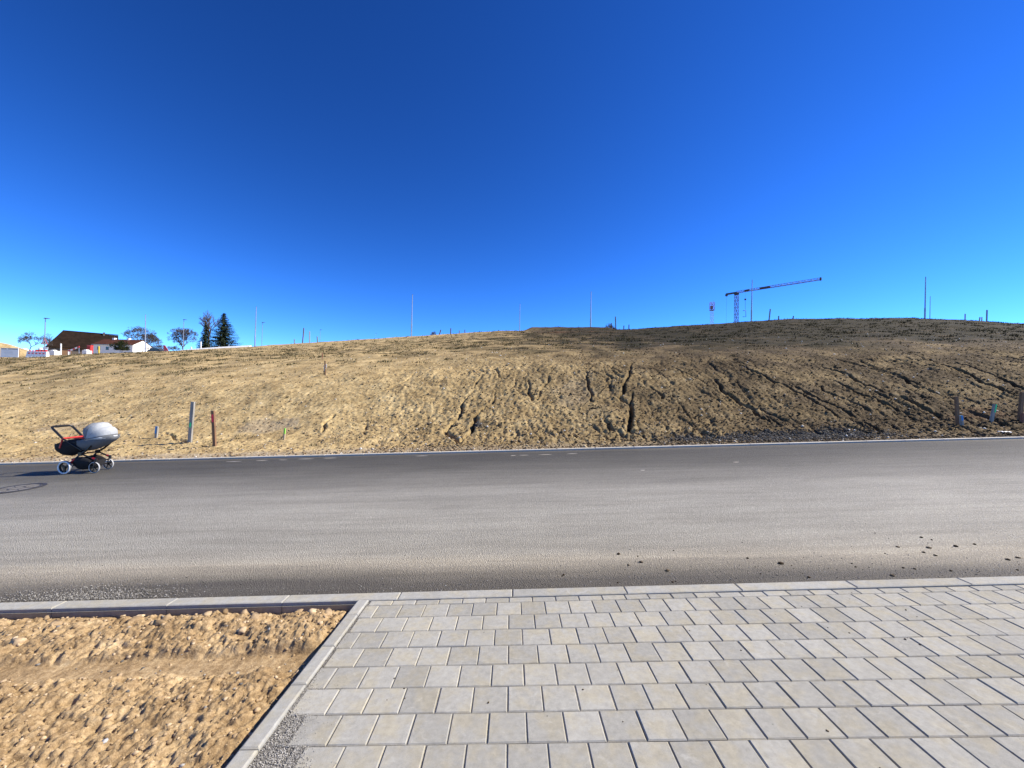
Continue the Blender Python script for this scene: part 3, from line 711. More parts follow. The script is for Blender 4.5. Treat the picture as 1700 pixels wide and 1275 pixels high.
# ================================================================== things
M['white'] = simple('white plastic', (.78, .78, .76), .45, var=.04)
M['white_wall'] = simple('white render wall', (.74, .73, .70), .85, var=.05)
M['red'] = simple('red paint', (.50, .035, .03), .4, var=.08)
M['redmetal'] = simple('red anodised metal', (.45, .03, .045), .28, .6, var=.05)
M['black'] = simple('black plastic', (.007, .007, .008), .4, var=.1)
M['black_cloth'] = simple('black fabric', (.006, .006, .008), .9, var=.3, scale=30, bump=.3)
M['grey_cloth'] = simple('grey fabric', (.17, .182, .20), .9, var=.10, scale=25, bump=.25)  # visor tone darkened for facing away from the sun; also its rim
M['dark_grey_cloth'] = simple('dark grey fabric', (.12, .128, .138), .9, var=.12, scale=25, bump=.3)  # carrycot's shade put into the colour; seams are dark as well
M['light_cloth'] = simple('light grey fabric', (.36, .375, .385), .9, var=.08, scale=25, bump=.3)
M['tyre_white'] = simple('pale tyre wall', (.74, .74, .72), .6, var=.04)
M['tread'] = simple('grey tread', (.16, .16, .165), .8, var=.1)
M['galv'] = simple('galvanised steel', (.34, .35, .36), .42, .75, var=.15, scale=4)
M['lampgrey'] = simple('anthracite paint', (.06, .065, .07), .4, .3)
M['iron'] = simple('cast iron', (.06, .055, .05), .6, .5, var=.2, scale=40)
M['manhole'] = simple('concrete in iron cover', (.15, .142, .13), .85, var=.2, scale=60, bump=.4)
M['mark_green'] = simple('green spray paint', (.06, .70, .25), .7, var=.15, scale=60)
M['mark_lime'] = simple('lime spray paint', (.30, .80, .08), .7, var=.15, scale=60)
M['mark_red'] = simple('red spray paint', (.90, .04, .07), .7, var=.12, scale=60)
M['mark_blue'] = simple('blue spray paint', (.05, .24, .52), .7, var=.15, scale=60)
M['yellow'] = simple('yellow paint', (.55, .40, .05), .6)
M['glass'] = simple('dark glass', (.02, .025, .03), .12, 0, var=.05)
M['brickred'] = simple('red brown roof tiles', (.105, .045, .030), .85, var=.2, scale=2)
def wood(name, col, st=18):
    m, nt, b = nodes(name); t = NT(nt); co = t.n('ShaderNodeTexCoord').outputs['Object']
    mp = t.n('ShaderNodeMapping'); mp.inputs['Scale'].default_value = (st, st, 1.2); t.l(co, mp.inputs[0])
    n = t.noise(mp.outputs[0], 2.0, 5, .65)
    t.l(t.ramp(n, [(.3, [x*.6 for x in col]), (.5, col), (.72, [min(1, x*1.35) for x in col])]), b.inputs['Base Color'])
    b.inputs['Roughness'].default_value = .85; t.bump(n, .5, .004, b); return m
M['wood_grey'] = wood('weathered grey wood', (.27, .255, .225)); M['wood_brown'] = wood('brown wood', (.19, .105, .055)); M['wood_pale'] = wood('pale new wood', (.46, .36, .24)); M['wood_red'] = wood('reddish wood', (.24, .10, .06))
def roof_mat(name, col, sc):
    m, nt, b = nodes(name); t = NT(nt); co = t.n('ShaderNodeTexCoord').outputs['Object']
    w_ = t.n('ShaderNodeTexWave'); w_.bands_direction = 'Z'; w_.inputs['Scale'].default_value = sc; w_.inputs['Distortion'].default_value = .6; t.l(co, w_.inputs['Vector'])
    n = t.noise(co, .9, 6, .7)
    c = t.ramp(n, [(.3, [x*.6 for x in col]), (.5, col), (.7, [x*1.5 for x in col])])
    c = t.mix(1.0, c, t.ramp(w_.outputs['Fac'], [(0, .65), (.6, 1.05)]), 'MULTIPLY')
    t.l(c, b.inputs['Base Color']); b.inputs['Roughness'].default_value = .95; b.inputs['Specular IOR Level'].default_value = .08; t.bump(w_.outputs['Fac'], .6, .08, b); return m
M['barn_roof'] = roof_mat('old dark tiles', (.022, .014, .010), 1.6); M['house_roof'] = roof_mat('red brown tiles', (.085, .034, .023), 1.6)
M['bark'] = simple('bark', (.085, .072, .06), .95, var=.25, scale=3); M['twig'] = simple('twigs', (.075, .062, .055), .95, var=.25, scale=2)
M['birch'] = simple('pale bark', (.34, .31, .28), .9, var=.3, scale=3)
def leafm(name, a, b2): return island(name, [(0, a), (1, b2)], .9)
M['needles'] = leafm('spruce needles', (.006, .011, .007), (.028, .040, .020)); M['evergreen'] = leafm('evergreen leaves', (.008, .013, .005), (.035, .045, .016))
M['brush'] = leafm('brown brush', (.03, .022, .018), (.10, .072, .058))

# ---------- manhole cover
mc = np.array([-9.62, 7.80]); mz = lambda x, y: road_z(x, y)
root = empty('manhole_cover', (mc[0], mc[1], mz(*mc))); tag(root, 'round iron and concrete manhole cover in the asphalt at the left', 'manhole cover')
def onroad(r, a, dz): x, y = mc[0]+r*math.cos(a), mc[1]+r*math.sin(a); return (x, y, mz(x, y)+dz)
def ring(r0, r1, dz, n=40):
    mb = MB(); vs = [onroad(r, 2*math.pi*k/n, d) for (r, d) in ((r0, -.02), (r0, dz), (r1, dz), (r1, -.02)) for k in range(n)]
    mb.add(vs, [(i*n+k, i*n+(k+1) % n, (i+1)*n+(k+1) % n, (i+1)*n+k) for i in range(3) for k in range(n)]); return mb
ring(.335, .395, .008).build('frame', M['iron'], root)
mb = MB(); n = 40; mb.add([onroad(.325, 2*math.pi*k/n, .006) for k in range(n)] + [onroad(.325, 2*math.pi*k/n, -.02) for k in range(n)], [tuple(range(n))] + [(k+n, (k+1) % n+n, (k+1) % n, k) for k in range(n)])
cv = mb.build('cover', M['manhole'], root)
ring(.295, .322, .009).build('rim', M['iron'], root); ring(.10, .125, .009).build('rib', M['iron'], root)
for k in range(8):
    mb = MB(); a = k*math.pi/4+.2; p, q = np.array(onroad(.14, a, .006)), np.array(onroad(.285, a, .006)); mb.tube([p, q], .006, 5); mb.build('rib', M['iron'], root)

# pale scuffs on the far side of the road
scf = [(388, 766.5, 26), (435, 764.8, 20), (470, 763.8, 14), (508, 762.2, 26), (548, 760.8, 22), (700, 757.2, 20), (852, 756.6, 9), (870, 756.0, 15), (905, 755, 22), (950, 753.5, 18), (1222, 767.5, 10), (434*.5+850, 720+122*.5, 8)]
def road_hit(px, py):
    d = ray(px, py); den = d[2] - CF*d[1] - SX*d[0]
    t_ = (KZ - CF*KY - CAMH)/den; return CPOS + d*t_
for px, py, L in scf:
    q = road_hit(px, py); l = L/660*q[1]; mb = MB(); n = 9
    G_ = [[(q[0]+l*(k/(n-1)-.5), q[1]+s_*(.018+.012*random.random())*math.sin(math.pi*(k+.3)/(n-.4)), road_z(q[0]+l*(k/(n-1)-.5), q[1]+s_*.02)+.005) for k in range(n)] for s_ in (-1, 1)]
    mb.grid(G_, False); o = mb.build('chalk_scuff', M['kerb2'], road)

# ---------- stakes
def axes(a, b_):
    z = (b_-a)/np.linalg.norm(b_-a); x = np.array([1., 0, 0]); x = x - z*(x @ z); x /= np.linalg.norm(x); y = np.cross(z, x); return x, y, z
def rotz(x, y, a): c, s_ = math.cos(a), math.sin(a); return x*c+y*s_, -x*s_+y*c
def stake(name, base_px, top_px, wd, dp, mat, label, marks=(), Y=None, cat='stake', group=None, yaw=0, sink=.25, cut=0):
    if Y is None: q = ground_hit(*base_px); q[2] = float(surf(q[0], q[1])); Yd = q[1]; base = at(base_px[0], base_px[1], Yd); base[2] = min(base[2], q[2])
    else: base = at(base_px[0], base_px[1], Y); Yd = Y
    top = at(top_px[0], top_px[1], Yd); top[1] += 0
    x, y, z = axes(base, top); x, y = rotz(x, y, yaw)
    root = empty(name, tuple(base)); tag(root, label, cat, group)
    lo = base - z*sink; L = np.linalg.norm(top-lo); mb = MB(); c = (lo+top)/2
    hw, hd = wd/2, dp/2; q8 = [lo + x*a*hw + y*b_*hd for a, b_ in ((-1, -1), (1, -1), (1, 1), (-1, 1))]
    tp = [top + x*a*hw*.97 + y*b_*hd*.97 + z*cut*a for a, b_ in ((-1, -1), (1, -1), (1, 1), (-1, 1))]
    mb.hexa(q8 + tp); mb.build('post', M[mat], root, bevel=.004)
    H = np.linalg.norm(top-base)
    for f0, f1, mm, xa, xb in marks:
        p0, p1 = base + z*H*f0, base + z*H*f1; mb = MB(); n_ = 7; ys_ = -1 if (y @ np.array([0, 1., 0])) > 0 else 1; rr_ = random.Random(int(base_px[0]*7+f0*100))
        rowsm = []
        for k in range(n_):
            f = k/(n_-1); p = p0 + (p1-p0)*f; jl, jr = rr_.uniform(-.06, .06), rr_.uniform(-.06, .06); tp_ = 1 if f1 > .99 else math.sin(math.pi*(.18+.64*f))
            xm = (xa+xb)/2; hw_ = (xb-xa)/2*tp_
            rowsm.append([p + x*hw*(xm-hw_+jl*(xa > -.99)) + y*ys_*(hd+.003), p + x*hw*(xm+hw_+jr*(xb < .99)) + y*ys_*(hd+.003)])
        mb.grid(rowsm, False)
        if xb > .99: mb.grid([[r[1] + x*.003, r[1] + x*.003 - y*ys_*hd*1.2] for r in rowsm], False)
        if f1 > .99: mb.add([rowsm[-1][0]+z*.004, rowsm[-1][1]+z*.004, rowsm[-1][1]+z*.004-y*ys_*2*hd, rowsm[-1][0]+z*.004-y*ys_*2*hd], [(0, 1, 2, 3)])
        mb.build('paint_mark', M[mm], root)
    return root
stake('survey_stake', (259, 727.5), (261, 708), .075, .05, 'wood_grey', 'short grey stake with blue top, left of the tall green-marked stake', [(.40, 1.0, 'mark_blue', -1, .4)], group='marked stakes at the road edge')
stake('survey_stake', (315, 733.5), (320.5, 667), .10, .07, 'wood_grey', 'tall leaning grey wooden stake with a green paint dot', [(.40, .52, 'mark_green', -.6, .6)], group='marked stakes at the road edge', yaw=.08)
stake('survey_stake', (356.5, 741), (353.5, 682), .085, .06, 'wood_brown', 'brown wooden stake with a red band near its top', [(.68, .90, 'mark_red', -.8, .8)], group='marked stakes at the road edge')
stake('survey_stake', (471.5, 729), (473, 711), .05, .04, 'wood_pale', 'small pale stake with lime green tip at the foot of the bank', [(.5, 1.0, 'mark_lime', -.3, 1)], group='marked stakes at the road edge')
stake('survey_stake', (1590, 702.5), (1587.5, 658), .085, .06, 'wood_brown', 'brown wooden stake behind a short blue-topped stake on the right', group='marked stakes at the road edge')
stake('survey_stake', (1597, 705), (1595.5, 690), .07, .06, 'wood_grey', 'short stake with blue top in front of a brown stake', [(.5, 1.0, 'mark_blue', -1, .7)], group='marked stakes at the road edge')
stake('survey_stake', (1645.5, 700.5), (1651.5, 671), .075, .06, 'wood_grey', 'leaning grey stake with a green painted top on the right', [(.55, 1.0, 'mark_green', -.1, 1)], group='marked stakes at the road edge')
stake('survey_stake', (1692.5, 699), (1697, 651), .09, .07, 'wood_brown', 'tall brown stake at the right edge of the photo', group='marked stakes at the road edge')
stake('survey_stake', (1697, 702), (1699, 686), .09, .07, 'wood_red', 'short reddish stake in front of the rightmost brown stake', group='marked stakes at the road edge')
# stake with flutter tape in the field
q = ground_hit(540, 622); r_ = stake('taped_stake', (540, 622.5), (539.6, 599), .05, .04, 'wood_brown', 'thin stake wrapped in white flutter tape in the middle of the field', cat='stake')
b0 = at(540, 622, q[1]); mb = MB()
for k in range(3):
    p = at(540+[-.5, 1.2, 0][k], 611-[0, 2, -3][k], q[1]-.04); mb.grid([[p+np.array([-.05+.02*j, -.01*j*(k-1), .02*i+.015*math.sin(i+j)]) for j in range(5)] for i in range(-3, 7)])
mb.build('tape', M['white'], r_, solid=.002)
mb = MB(); p = at(539, 620, q[1]-.05); mb.grid([[p+np.array([-.05+.012*j, -.006*i, .03*i]) for j in range(4)] for i in range(-2, 5)]); mb.build('tape', M['black'], r_, solid=.002)
stake('survey_stake', (535, 596), (535, 586), .04, .04, 'wood_red', 'faint reddish stake up the field behind the taped stake')
# stakes along the crest
cs = [(488.5, 571.5, 488.8, 563, 'short dark stake, leftmost of the group on the left crest'), (502, 571, 504.5, 544.5, 'tallest leaning stake of the group on the left crest'),
      (514, 570.5, 513.8, 550, 'pale upright stake right of the tallest on the left crest'), (527.5, 569.5, 526.5, 558.5, 'slightly tilted short stake beside a far lamp on the left crest'),
      (728, 558.5, 732, 547.5, 'short stake leaning hard to the right beside a bush on the crest'), (748, 554.5, 748.5, 545, 'thick short stake right of the crest bush'),
      (762.5, 553.5, 762.5, 548.5, 'very short stake on the crest right of the thick one'), (771.8, 553, 771.8, 547.5, 'second very short stake on the crest right of the thick one'),
      (1014.8, 547.5, 1014.8, 536.5, 'dark stake in front of the bush beside the soil heap'), (1022.5, 547.5, 1021.6, 525.5, 'tall dark stake beside the bush at the soil heap'),
      (1035.5, 546.5, 1035.8, 540.5, 'short stake right of the tall dark stake at the soil heap'), (1044, 546, 1044.2, 539, 'short thick stake, rightmost of those by the soil heap'),
      (1276.5, 532.5, 1278.8, 513, 'tall leaning stake right of the crane'), (1292.3, 532.5, 1292.8, 524.5, 'short upright stake between two leaning ones right of the crane'),
      (1315.5, 533, 1317.3, 524.5, 'short leaning stake, rightmost of three by the crane'),
      (1602, 534, 1602.3, 521, 'dark stake on the right crest, left of the twin pale stakes'), (1625, 536, 1627, 526.5, 'leaning pale stake of the twin on the right crest'),
      (1629.8, 535.5, 1630, 526.5, 'upright pale stake of the twin on the right crest'), (1638, 534.5, 1638.6, 514.5, 'tall thin stake at the right end of the crest')]
for k, (x0, y0, x1, y1, lb) in enumerate(cs):
    Yc = float(crestY(np.array([x0]))[0]) - .6
    wd = .12 if (y0-y1) > 9 else .10
    stake('crest_stake', (x0, y0+1.5), (x1, y1), wd*(.75 if 'pale' in lb else 1), .07, 'wood_pale' if 'pale' in lb else 'wood_grey' if k % 3 == 0 else 'wood_brown', lb, Y=Yc, group='stakes along the crest', sink=.6)

# ---------- steel posts without lamps
ps = [(241.0, 586, 241.6, 522.5, 60, 'slim bare steel post in front of the bare tree by the house'), (422.8, 577, 425.6, 509, 57, 'bare steel post left of a small street lamp on the crest'),
      (682.6, 560, 684.8, 489, 53, 'tall bare steel post standing alone left of centre on the crest'), (862.0, 552, 863.3, 504.5, 75, 'thinner bare steel post left of the soil heap'),
      (980.2, 549, 981.4, 484.5, 50, 'tall bare steel post rising from the soil heap'), (1247.2, 536, 1248.8, 465, 48, 'tall bare steel post crossing the crane jib'),
      (1535.2, 534, 1536.8, 460, 46, 'taller of the two bare steel posts on the right crest'), (1543.4, 534, 1544.4, 492, 78, 'shorter of the two bare steel posts on the right crest')]
for x0, y0, x1, y1, Y, lb in ps:
    b0 = at(x0, y0+ (6 if Y < 62 else 14), Y); t0 = at(x1, y1, Y); H = np.linalg.norm(t0-b0); d = (t0-b0)/H
    root = empty('steel_post', tuple(b0)); tag(root, lb, 'post', 'bare steel posts on the hill')
    MB().tube([b0, b0+d*.35*H, b0+d*.36*H, t0], [.085, .080, .066, .045], 10).build('shaft', M['galv'], root)
    MB().tube([t0-d*.02, t0+d*.03], [.052, .04], 10).build('cap', M['lampgrey'], root)
# ---------- street lamps
ls = [(73.0, 596, 75.4, 529, 54, 1.0, 'street lamp with warning sign on its post at the far left'), (303.8, 581, 305.3, 531, 78, .95, 'street lamp in front of the small bare tree'),
      (434.3, 578, 435.8, 535.5, 88, .9, 'street lamp just right of a bare steel post'), (531, 572, 531.8, 547.5, 140, .9, 'small distant lamp right of the crest stakes'), (624, 566, 624.2, 553.5, 230, .8, 'tiny distant lamp between two steel posts')]
for x0, y0, x1, y1, Y, sc_, lb in ls:
    b0 = at(x0, y0+5, Y); t0 = at(x1, y1, Y); d = (t0-b0)/np.linalg.norm(t0-b0)
    root = empty('street_lamp', tuple(b0)); tag(root, lb, 'lamp', 'street lamps beyond the hill')
    MB().tube([b0, b0+(t0-b0)*.2, t0], [.075, .06, .045], 8).build('pole', M['galv'], root)
    hd = MB(); c = t0 + np.array([.22, 0, .03]); hd.hexa([c+np.array(p) for p in ((-.34, -.13, -.05), (.36, -.10, -.03), (.36, .10, -.03), (-.34, .13, -.05), (-.30, -.10, .07), (.30, -.07, .03), (.30, .07, .03), (-.30, .10, .07))])
    hd.build('lamp_head', M['lampgrey'], root, bevel=.015)
# warning sign on the first lamp
def plate(mbp, c, pts, th=.03):
    n = len(pts); vs = [c+np.array([x, -th/2, z]) for x, z in pts] + [c+np.array([x, th/2, z]) for x, z in pts]
    mbp.add(vs, [tuple(range(n)), tuple(range(2*n-1, n-1, -1))] + [(k, k+n, (k+1) % n+n, (k+1) % n) for k in range(n)])
c = at(74, 568, 53.85); root = empty('warning_sign', tuple(c)); tag(root, 'triangular red and white warning sign with white plate on lamp post', 'sign')
tri = lambda r: [(-r, -r*.62), (r, -r*.62), (0, r*1.1)]
mb = MB(); plate(mb, c, tri(.50)); mb.build('border', M['red'], root)
mb = MB(); plate(mb, c+np.array([0, -.022, -.01]), tri(.34), .012); mb.build('face', M['white'], root)
mb = MB(); plate(mb, c+np.array([0, -.032, -.02]), [(-.12, -.14), (-.03, -.14), (0, -.02), (.05, -.14), (.13, -.14), (.05, .10), (0, .17), (-.05, .08)], .008); mb.build('symbol', M['black'], root)
mb = MB(); plate(mb, at(75.3, 578, 53.85), [(-.36, -.14), (.36, -.14), (.36, .14), (-.36, .14)]); mb.build('plate', M['white'], root)

# ---------- site board, barriers and clutter on the far left
def gz(px, Y, guess=585):
    q = at(px, guess, Y); z = float(surf(q[0], Y)) if Y < 62 else tz(q[0], Y); return np.array([q[0], Y, z])
tl, br = at(1.5, 577.5, 42), at(30.5, 593.5, 42)
g0 = gz(16, 42); root = empty('site_board', tuple(g0)); tag(root, 'white site board with grey print on short posts at the left edge', 'sign board')
cxb = (tl[0]+br[0])/2; czb = (tl[2]+br[2])/2; W_, H_ = br[0]-tl[0], tl[2]-br[2]
MB().box((cxb, 42, czb), (W_, .05, H_)).build('panel', M['white'], root, bevel=.005)
for fx, fw, fz in ((-.30, .30, .40), (.02, .22, .41), (.30, .28, .40)): MB().box((cxb+fx*W_, 41.968, czb+fz*H_), (fw*W_, .01, .09*H_)).build('print', M['tread'], root)
for k in range(3): MB().box((cxb+(-.1+.05*k)*W_, 41.968, czb+(.18-.16*k)*H_), (.5*W_, .01, .03*H_)).build('print', simple('pale print', (.45, .5, .55)), root)
for sx_ in (-.48, .48): MB().box((cxb+sx_*W_, 42.06, (g0[2]-.3+czb+H_/2)/2), (.07, .05, czb+H_/2-g0[2]+.3)).build('post', M['wood_brown'], root)
def barrier(px0, px1, ytop, Y, mat, label, spots):
    a = gz(px0, Y); b_ = gz(px1, Y); top = at((px0+px1)/2, ytop, Y)[2]; z0 = min(a[2], b_[2])-.08
    root = empty('plastic_barrier', tuple((a+b_)/2)); tag(root, label, 'barrier')
    mb = MB(); L = b_[0]-a[0]; H = top-z0; m_ = (a[0]+b_[0])/2
    mb.hexa([(m_+sx_*L/2, Y+sy_*.24, z0) for sx_, sy_ in ((-1, -1), (1, -1), (1, 1), (-1, 1))] + [(m_+sx_*L/2, Y+sy_*.17, z0+.22) for sx_, sy_ in ((-1, -1), (1, -1), (1, 1), (-1, 1))])
    mb.hexa([(m_+sx_*L/2, Y+sy_*.17, z0+.225) for sx_, sy_ in ((-1, -1), (1, -1), (1, 1), (-1, 1))] + [(m_+sx_*L/2, Y+sy_*.10, z0+H) for sx_, sy_ in ((-1, -1), (1, -1), (1, 1), (-1, 1))])
    for k in range(5): mb.box((m_+(k-2)*L/5.4, Y-.235, z0+.13), (L*.06, .02, .16))
    mb.build('body', M[mat], root, bevel=.012)
    for k in range(spots):
        x = m_+(k-(spots-1)/2)*L/(spots+.5); MB().box((x, Y-.142, z0+H*.72), (L*.09, .02, H*.17)).build('reflector', M['red'], root)
    return root, z0+H, m_, L
rt, zt, mx, L = barrier(46.5, 79.5, 583.5, 40.5, 'white', 'white plastic barrier with red reflectors at the edge of the field', 5)
for k in range(6):
    MB().disc((mx+(k-2.5)*L/6.3, 40.5, zt+.05), (0, 0, 1), .09, .12, 10).build('red_lamp', M['red'], rt)
rt, zt, mx, L = barrier(60, 77, 580.5, 42.2, 'red', 'red plastic barrier standing behind the white one', 0)
MB().disc((mx-.1, 42.2, zt+.09), (0, 0, 1), .16, .2, 12).build('beacon', M['white'], rt)
def vpost(name, px, ytop, Y, r, mat, label, cat='post', group=None, sink=.3, yb=None):
    g_ = gz(px, Y); t0 = at(px, ytop, Y); root = empty(name, tuple(g_)); tag(root, label, cat, group)
    MB().tube([g_-np.array([0, 0, sink]), (t0[0], Y, t0[2])], r, 8).build('post', M[mat], root)
    MB().tube([(t0[0], Y, t0[2]), (t0[0], Y, t0[2]+r*.5)], [r*1.12, r*.7], 8).build('cap', M[mat], root); return root
vpost('marker_post', 101.3, 571, 62, .09, 'white', 'white marker post in front of the dark barn')
vpost('marker_post', 164.3, 575.5, 56, .10, 'yellow', 'yellow post at the edge of the field left of the house')
vpost('marker_post', 333.5, 567.5, 64, .09, 'white', 'white post in front of the small dark conifer')
vpost('marker_post', 317.5, 576.5, 62, .10, 'white', 'short white post right of the lamp by the bare tree')
vpost('marker_post', 363.5, 574.5, 61, .07, 'galv', 'short grey post below the big spruce')
vpost('marker_post', 380, 572.5, 60, .07, 'galv', 'short grey post right of the big spruce')
vpost('marker_post', 113.8, 584, 45, .05, 'white', 'thin white peg below the sloping red and white boom')
# concrete blocks
def blockpile(px, yt, Y, wpx, label, mat='white_wall'):
    g_ = gz(px, Y); w_ = wpx/660*Y; h = at(px, yt, Y)[2]-g_[2]
    root = empty('concrete_block', tuple(g_)); tag(root, label, 'block', 'concrete blocks on the site')
    MB().box((g_[0], Y, g_[2]+h*.42-.1), (w_, .8, h*.84+.2)).build('body', M[mat], root, bevel=.03); MB().box((g_[0]-w_*.12, Y, g_[2]+h*.925), (w_*.5, .5, h*.16)).build('lug', M[mat], root, bevel=.02)
blockpile(90.5, 581, 60, 9.5, 'pale concrete block right of the warning sign'); blockpile(144.5, 580.5, 62, 8, 'small pale concrete block below the red container')
blockpile(41, 578.5, 56, 5, 'small pale block right of the site board')
# red and white boom
a, b_ = at(113.5, 583, 58), at(132, 575.5, 58); d = (b_-a); root = empty('barrier_boom', tuple(gz(114, 58))); tag(root, 'sloping red and white striped boom beside the barn', 'boom')
for k in range(5):
    p, q = a+d*k/5, a+d*(k+1)/5; x = d/np.linalg.norm(d); yv = np.array([0, 1., 0]); zv = np.cross(x, yv)
    MB().box((p+q)/2, (np.linalg.norm(q-p)-.004, .06, .22), (x, yv, zv)).build('stripe', M['red' if k % 2 == 0 else 'white'], root)
MB().box((a+gz(114, 58))/2+np.array([0, .1, 0]), (.2, .15, a[2]-gz(114, 58)[2]+.5)).build('stand', M['galv'], root)
MB().tube([b_+np.array([-.15, .06, 0]), gz(131, 58)+np.array([0, .06, -.1])], .04, 6).build('prop', M['galv'], root)
# red container
g_ = gz(149.3, 95); tp = at(149.3, 573.5, 95)[2]; root = empty('red_container', tuple(g_)); tag(root, 'small red container between barn and house', 'container')
w_ = 6.5/660*95; MB().box((g_[0], 95, (g_[2]+tp)/2-.2), (w_, .6, tp-g_[2]+.4)).build('body', M['red'], root, bevel=.03)
for k in range(6): MB().box((g_[0]-w_/2+w_*(k+.5)/6, 94.67, (g_[2]+tp)/2), (w_/14, .06, (tp-g_[2])*.85)).build('rib', M['red'], root)
MB().box((g_[0], 95, tp+.03), (w_*1.04, .68, .06)).build('lid', M['red'], root)
# red tilted panel by the car
c = at(274.5, 578, 80); root = empty('red_sign_panel', tuple(gz(274, 80))); tag(root, 'red panel propped at an angle beside the dark car', 'panel')
mb = MB(); plate(mb, c, [(-.45, .62), (-.05, .55), (.65, -.55), (-.25, -.55)], .08); mb.build('panel', M['red'], root)
MB().tube([c+np.array([.1, .04, .2]), gz(274.5, 81)+np.array([.3, 0, -.1])], .03, 6).build('prop', M['galv'], root)
# dark car
g_ = gz(262, 100); s_ = 1.0; root = empty('parked_car', tuple(g_)); tag(root, 'dark car parked beside the white gable of the house', 'car')
def prof(mb, pts, y0, y1):
    n = len(pts); mb.add([(g_[0]+x, 100+y, g_[2]+z) for y in (y0, y1) for x, z in pts], [tuple(range(n)), tuple(range(2*n-1, n-1, -1))] + [(k, k+n, (k+1) % n+n, (k+1) % n) for k in range(n)])
mb = MB(); prof(mb, [(-1.9, .3), (1.9, .3), (1.95, .75), (1.2, .92), (-1.75, .95), (-1.95, .7)], -.85, .85); mb.build('body', M['lampgrey'], root, bevel=.06)
mb = MB(); prof(mb, [(-1.6, .95), (1.15, .92), (.55, 1.42), (-1.2, 1.46)], -.72, .72); cb = mb.build('cabin', M['lampgrey'], root, bevel=.06)
for x0, x1 in ((-1.15, -.35), (-.28, .55)):
    mb = MB(); prof(mb, [(x0, 1.0), (x1+.15, 1.0), (x1-.05, 1.34), (x0+.08, 1.36)], -.745, -.725); mb.build('window', M['glass'], root)
for x in (-1.2, 1.2):
    for y in (-.8, .8):
        wl_ = MB().torus((g_[0]+x, 100+y, g_[2]+.31), (0, 1, 0), .24, .08, 16, 6).build('wheel', M['black'], root); MB().disc((g_[0]+x, 100+y, g_[2]+.31), (0, 1, 0), .17, .1, 12).build('rim', M['galv'], wl_, origin=tuple(g_))
# white low wall along the far street
pts = [(299, 582), (320, 580), (345, 578), (370, 576.3), (395, 575), (416, 573.9)]
P3 = []
for x, y in pts:
    Y = 59.5; q = at(x, y, Y); P3.append(q)
root = empty('low_white_wall', tuple(P3[0])); tag(root, 'low white edge wall running along the skyline below the spruce', 'wall')
for a, b_ in zip(P3[:-1], P3[1:]):
    d = b_-a; L = np.linalg.norm(d); x = d/L; yv = np.array([0, 1., 0]); yv = yv-x*(yv @ x); zv = np.cross(x, yv)
    MB().hexa([a+np.array([0, -.35, -.22]), b_+np.array([0, -.35, -.22]), b_+np.array([0, .3, -.5]), a+np.array([0, .3, -.5]), a+np.array([0, 0, .07]), b_+np.array([0, 0, .07]), b_+np.array([0, .2, .06]), a+np.array([0, .2, .06])]).build('segment', M['white_wall'], root, bevel=.01)

# ---------- buildings
def local_box(root, name, pts, fs, mat, parent=None):
    me = bpy.data.meshes.new(name); me.from_pydata(pts, [], fs); me.materials.append(mat); o = bpy.data.objects.new(name, me); link(o, parent or root); return o
HEX = [(3, 2, 1, 0), (4, 5, 6, 7), (0, 1, 5, 4), (1, 2, 6, 5), (2, 3, 7, 6), (3, 0, 4, 7)]
def lb(root, name, x0, x1, y0, y1, z0, z1, mat, parent=None):
    return local_box(root, name, [(x, y, z) for z in (z0, z1) for x, y in ((x0, y0), (x1, y0), (x1, y1), (x0, y1))], HEX, mat, parent)
# barn: long axis square to the line of sight
BY = 165.; qa, qb = at(81, 582, BY), at(198, 582, BY)
c = at(140, 582, BY); yaw = math.radians(45); ln = 1.46
Lb = (198-81)/660*BY/ln; hb = at(140, 551.5, BY)[2]; zb = hb-8.6
barn = empty('barn', (c[0], BY, zb)); barn.rotation_euler = (0, 0, yaw); tag(barn, 'large old barn with a huge dark tiled roof at the far left', 'building')
h = Lb/2; D = 7.0; ev = 1.6; top = 8.6
lb(barn, 'wall', -h+.6, h-.6, -D+.7, D-.7, -3, ev+.3, simple('barn wall', (.10, .08, .065), .9))
rf = local_box(barn, 'roof', [(-h, -D, ev-.3), (h, -D, ev-.3), (h, D, ev-.3), (-h, D, ev-.3), (-h+3.9, 0, top), (h-.2, 0, top-.25), (-h, -D, ev-.5), (h, -D, ev-.5), (h, D, ev-.5), (-h, D, ev-.5)],
          [(0, 1, 5, 4), (1, 2, 5), (2, 3, 4, 5), (3, 0, 4), (6, 7, 1, 0), (7, 8, 2, 1), (8, 9, 3, 2), (9, 6, 0, 3), (9, 8, 7, 6)], M['barn_roof'])
lb(barn, 'ridge_cap', -h+3.9, h-.2, -.15, .15, top-.16, top+.1, M['barn_roof'], rf)
lb(barn, 'chimney', 5.2, 5.8, -.9, -.3, top-1.0, top+.5, M['bark'], rf)
for k in range(3): lb(barn, 'door', -6+k*5.5, -3.2+k*5.5, -D+.62, -D+.68, -2.5, 1.2, M['wood_brown'])
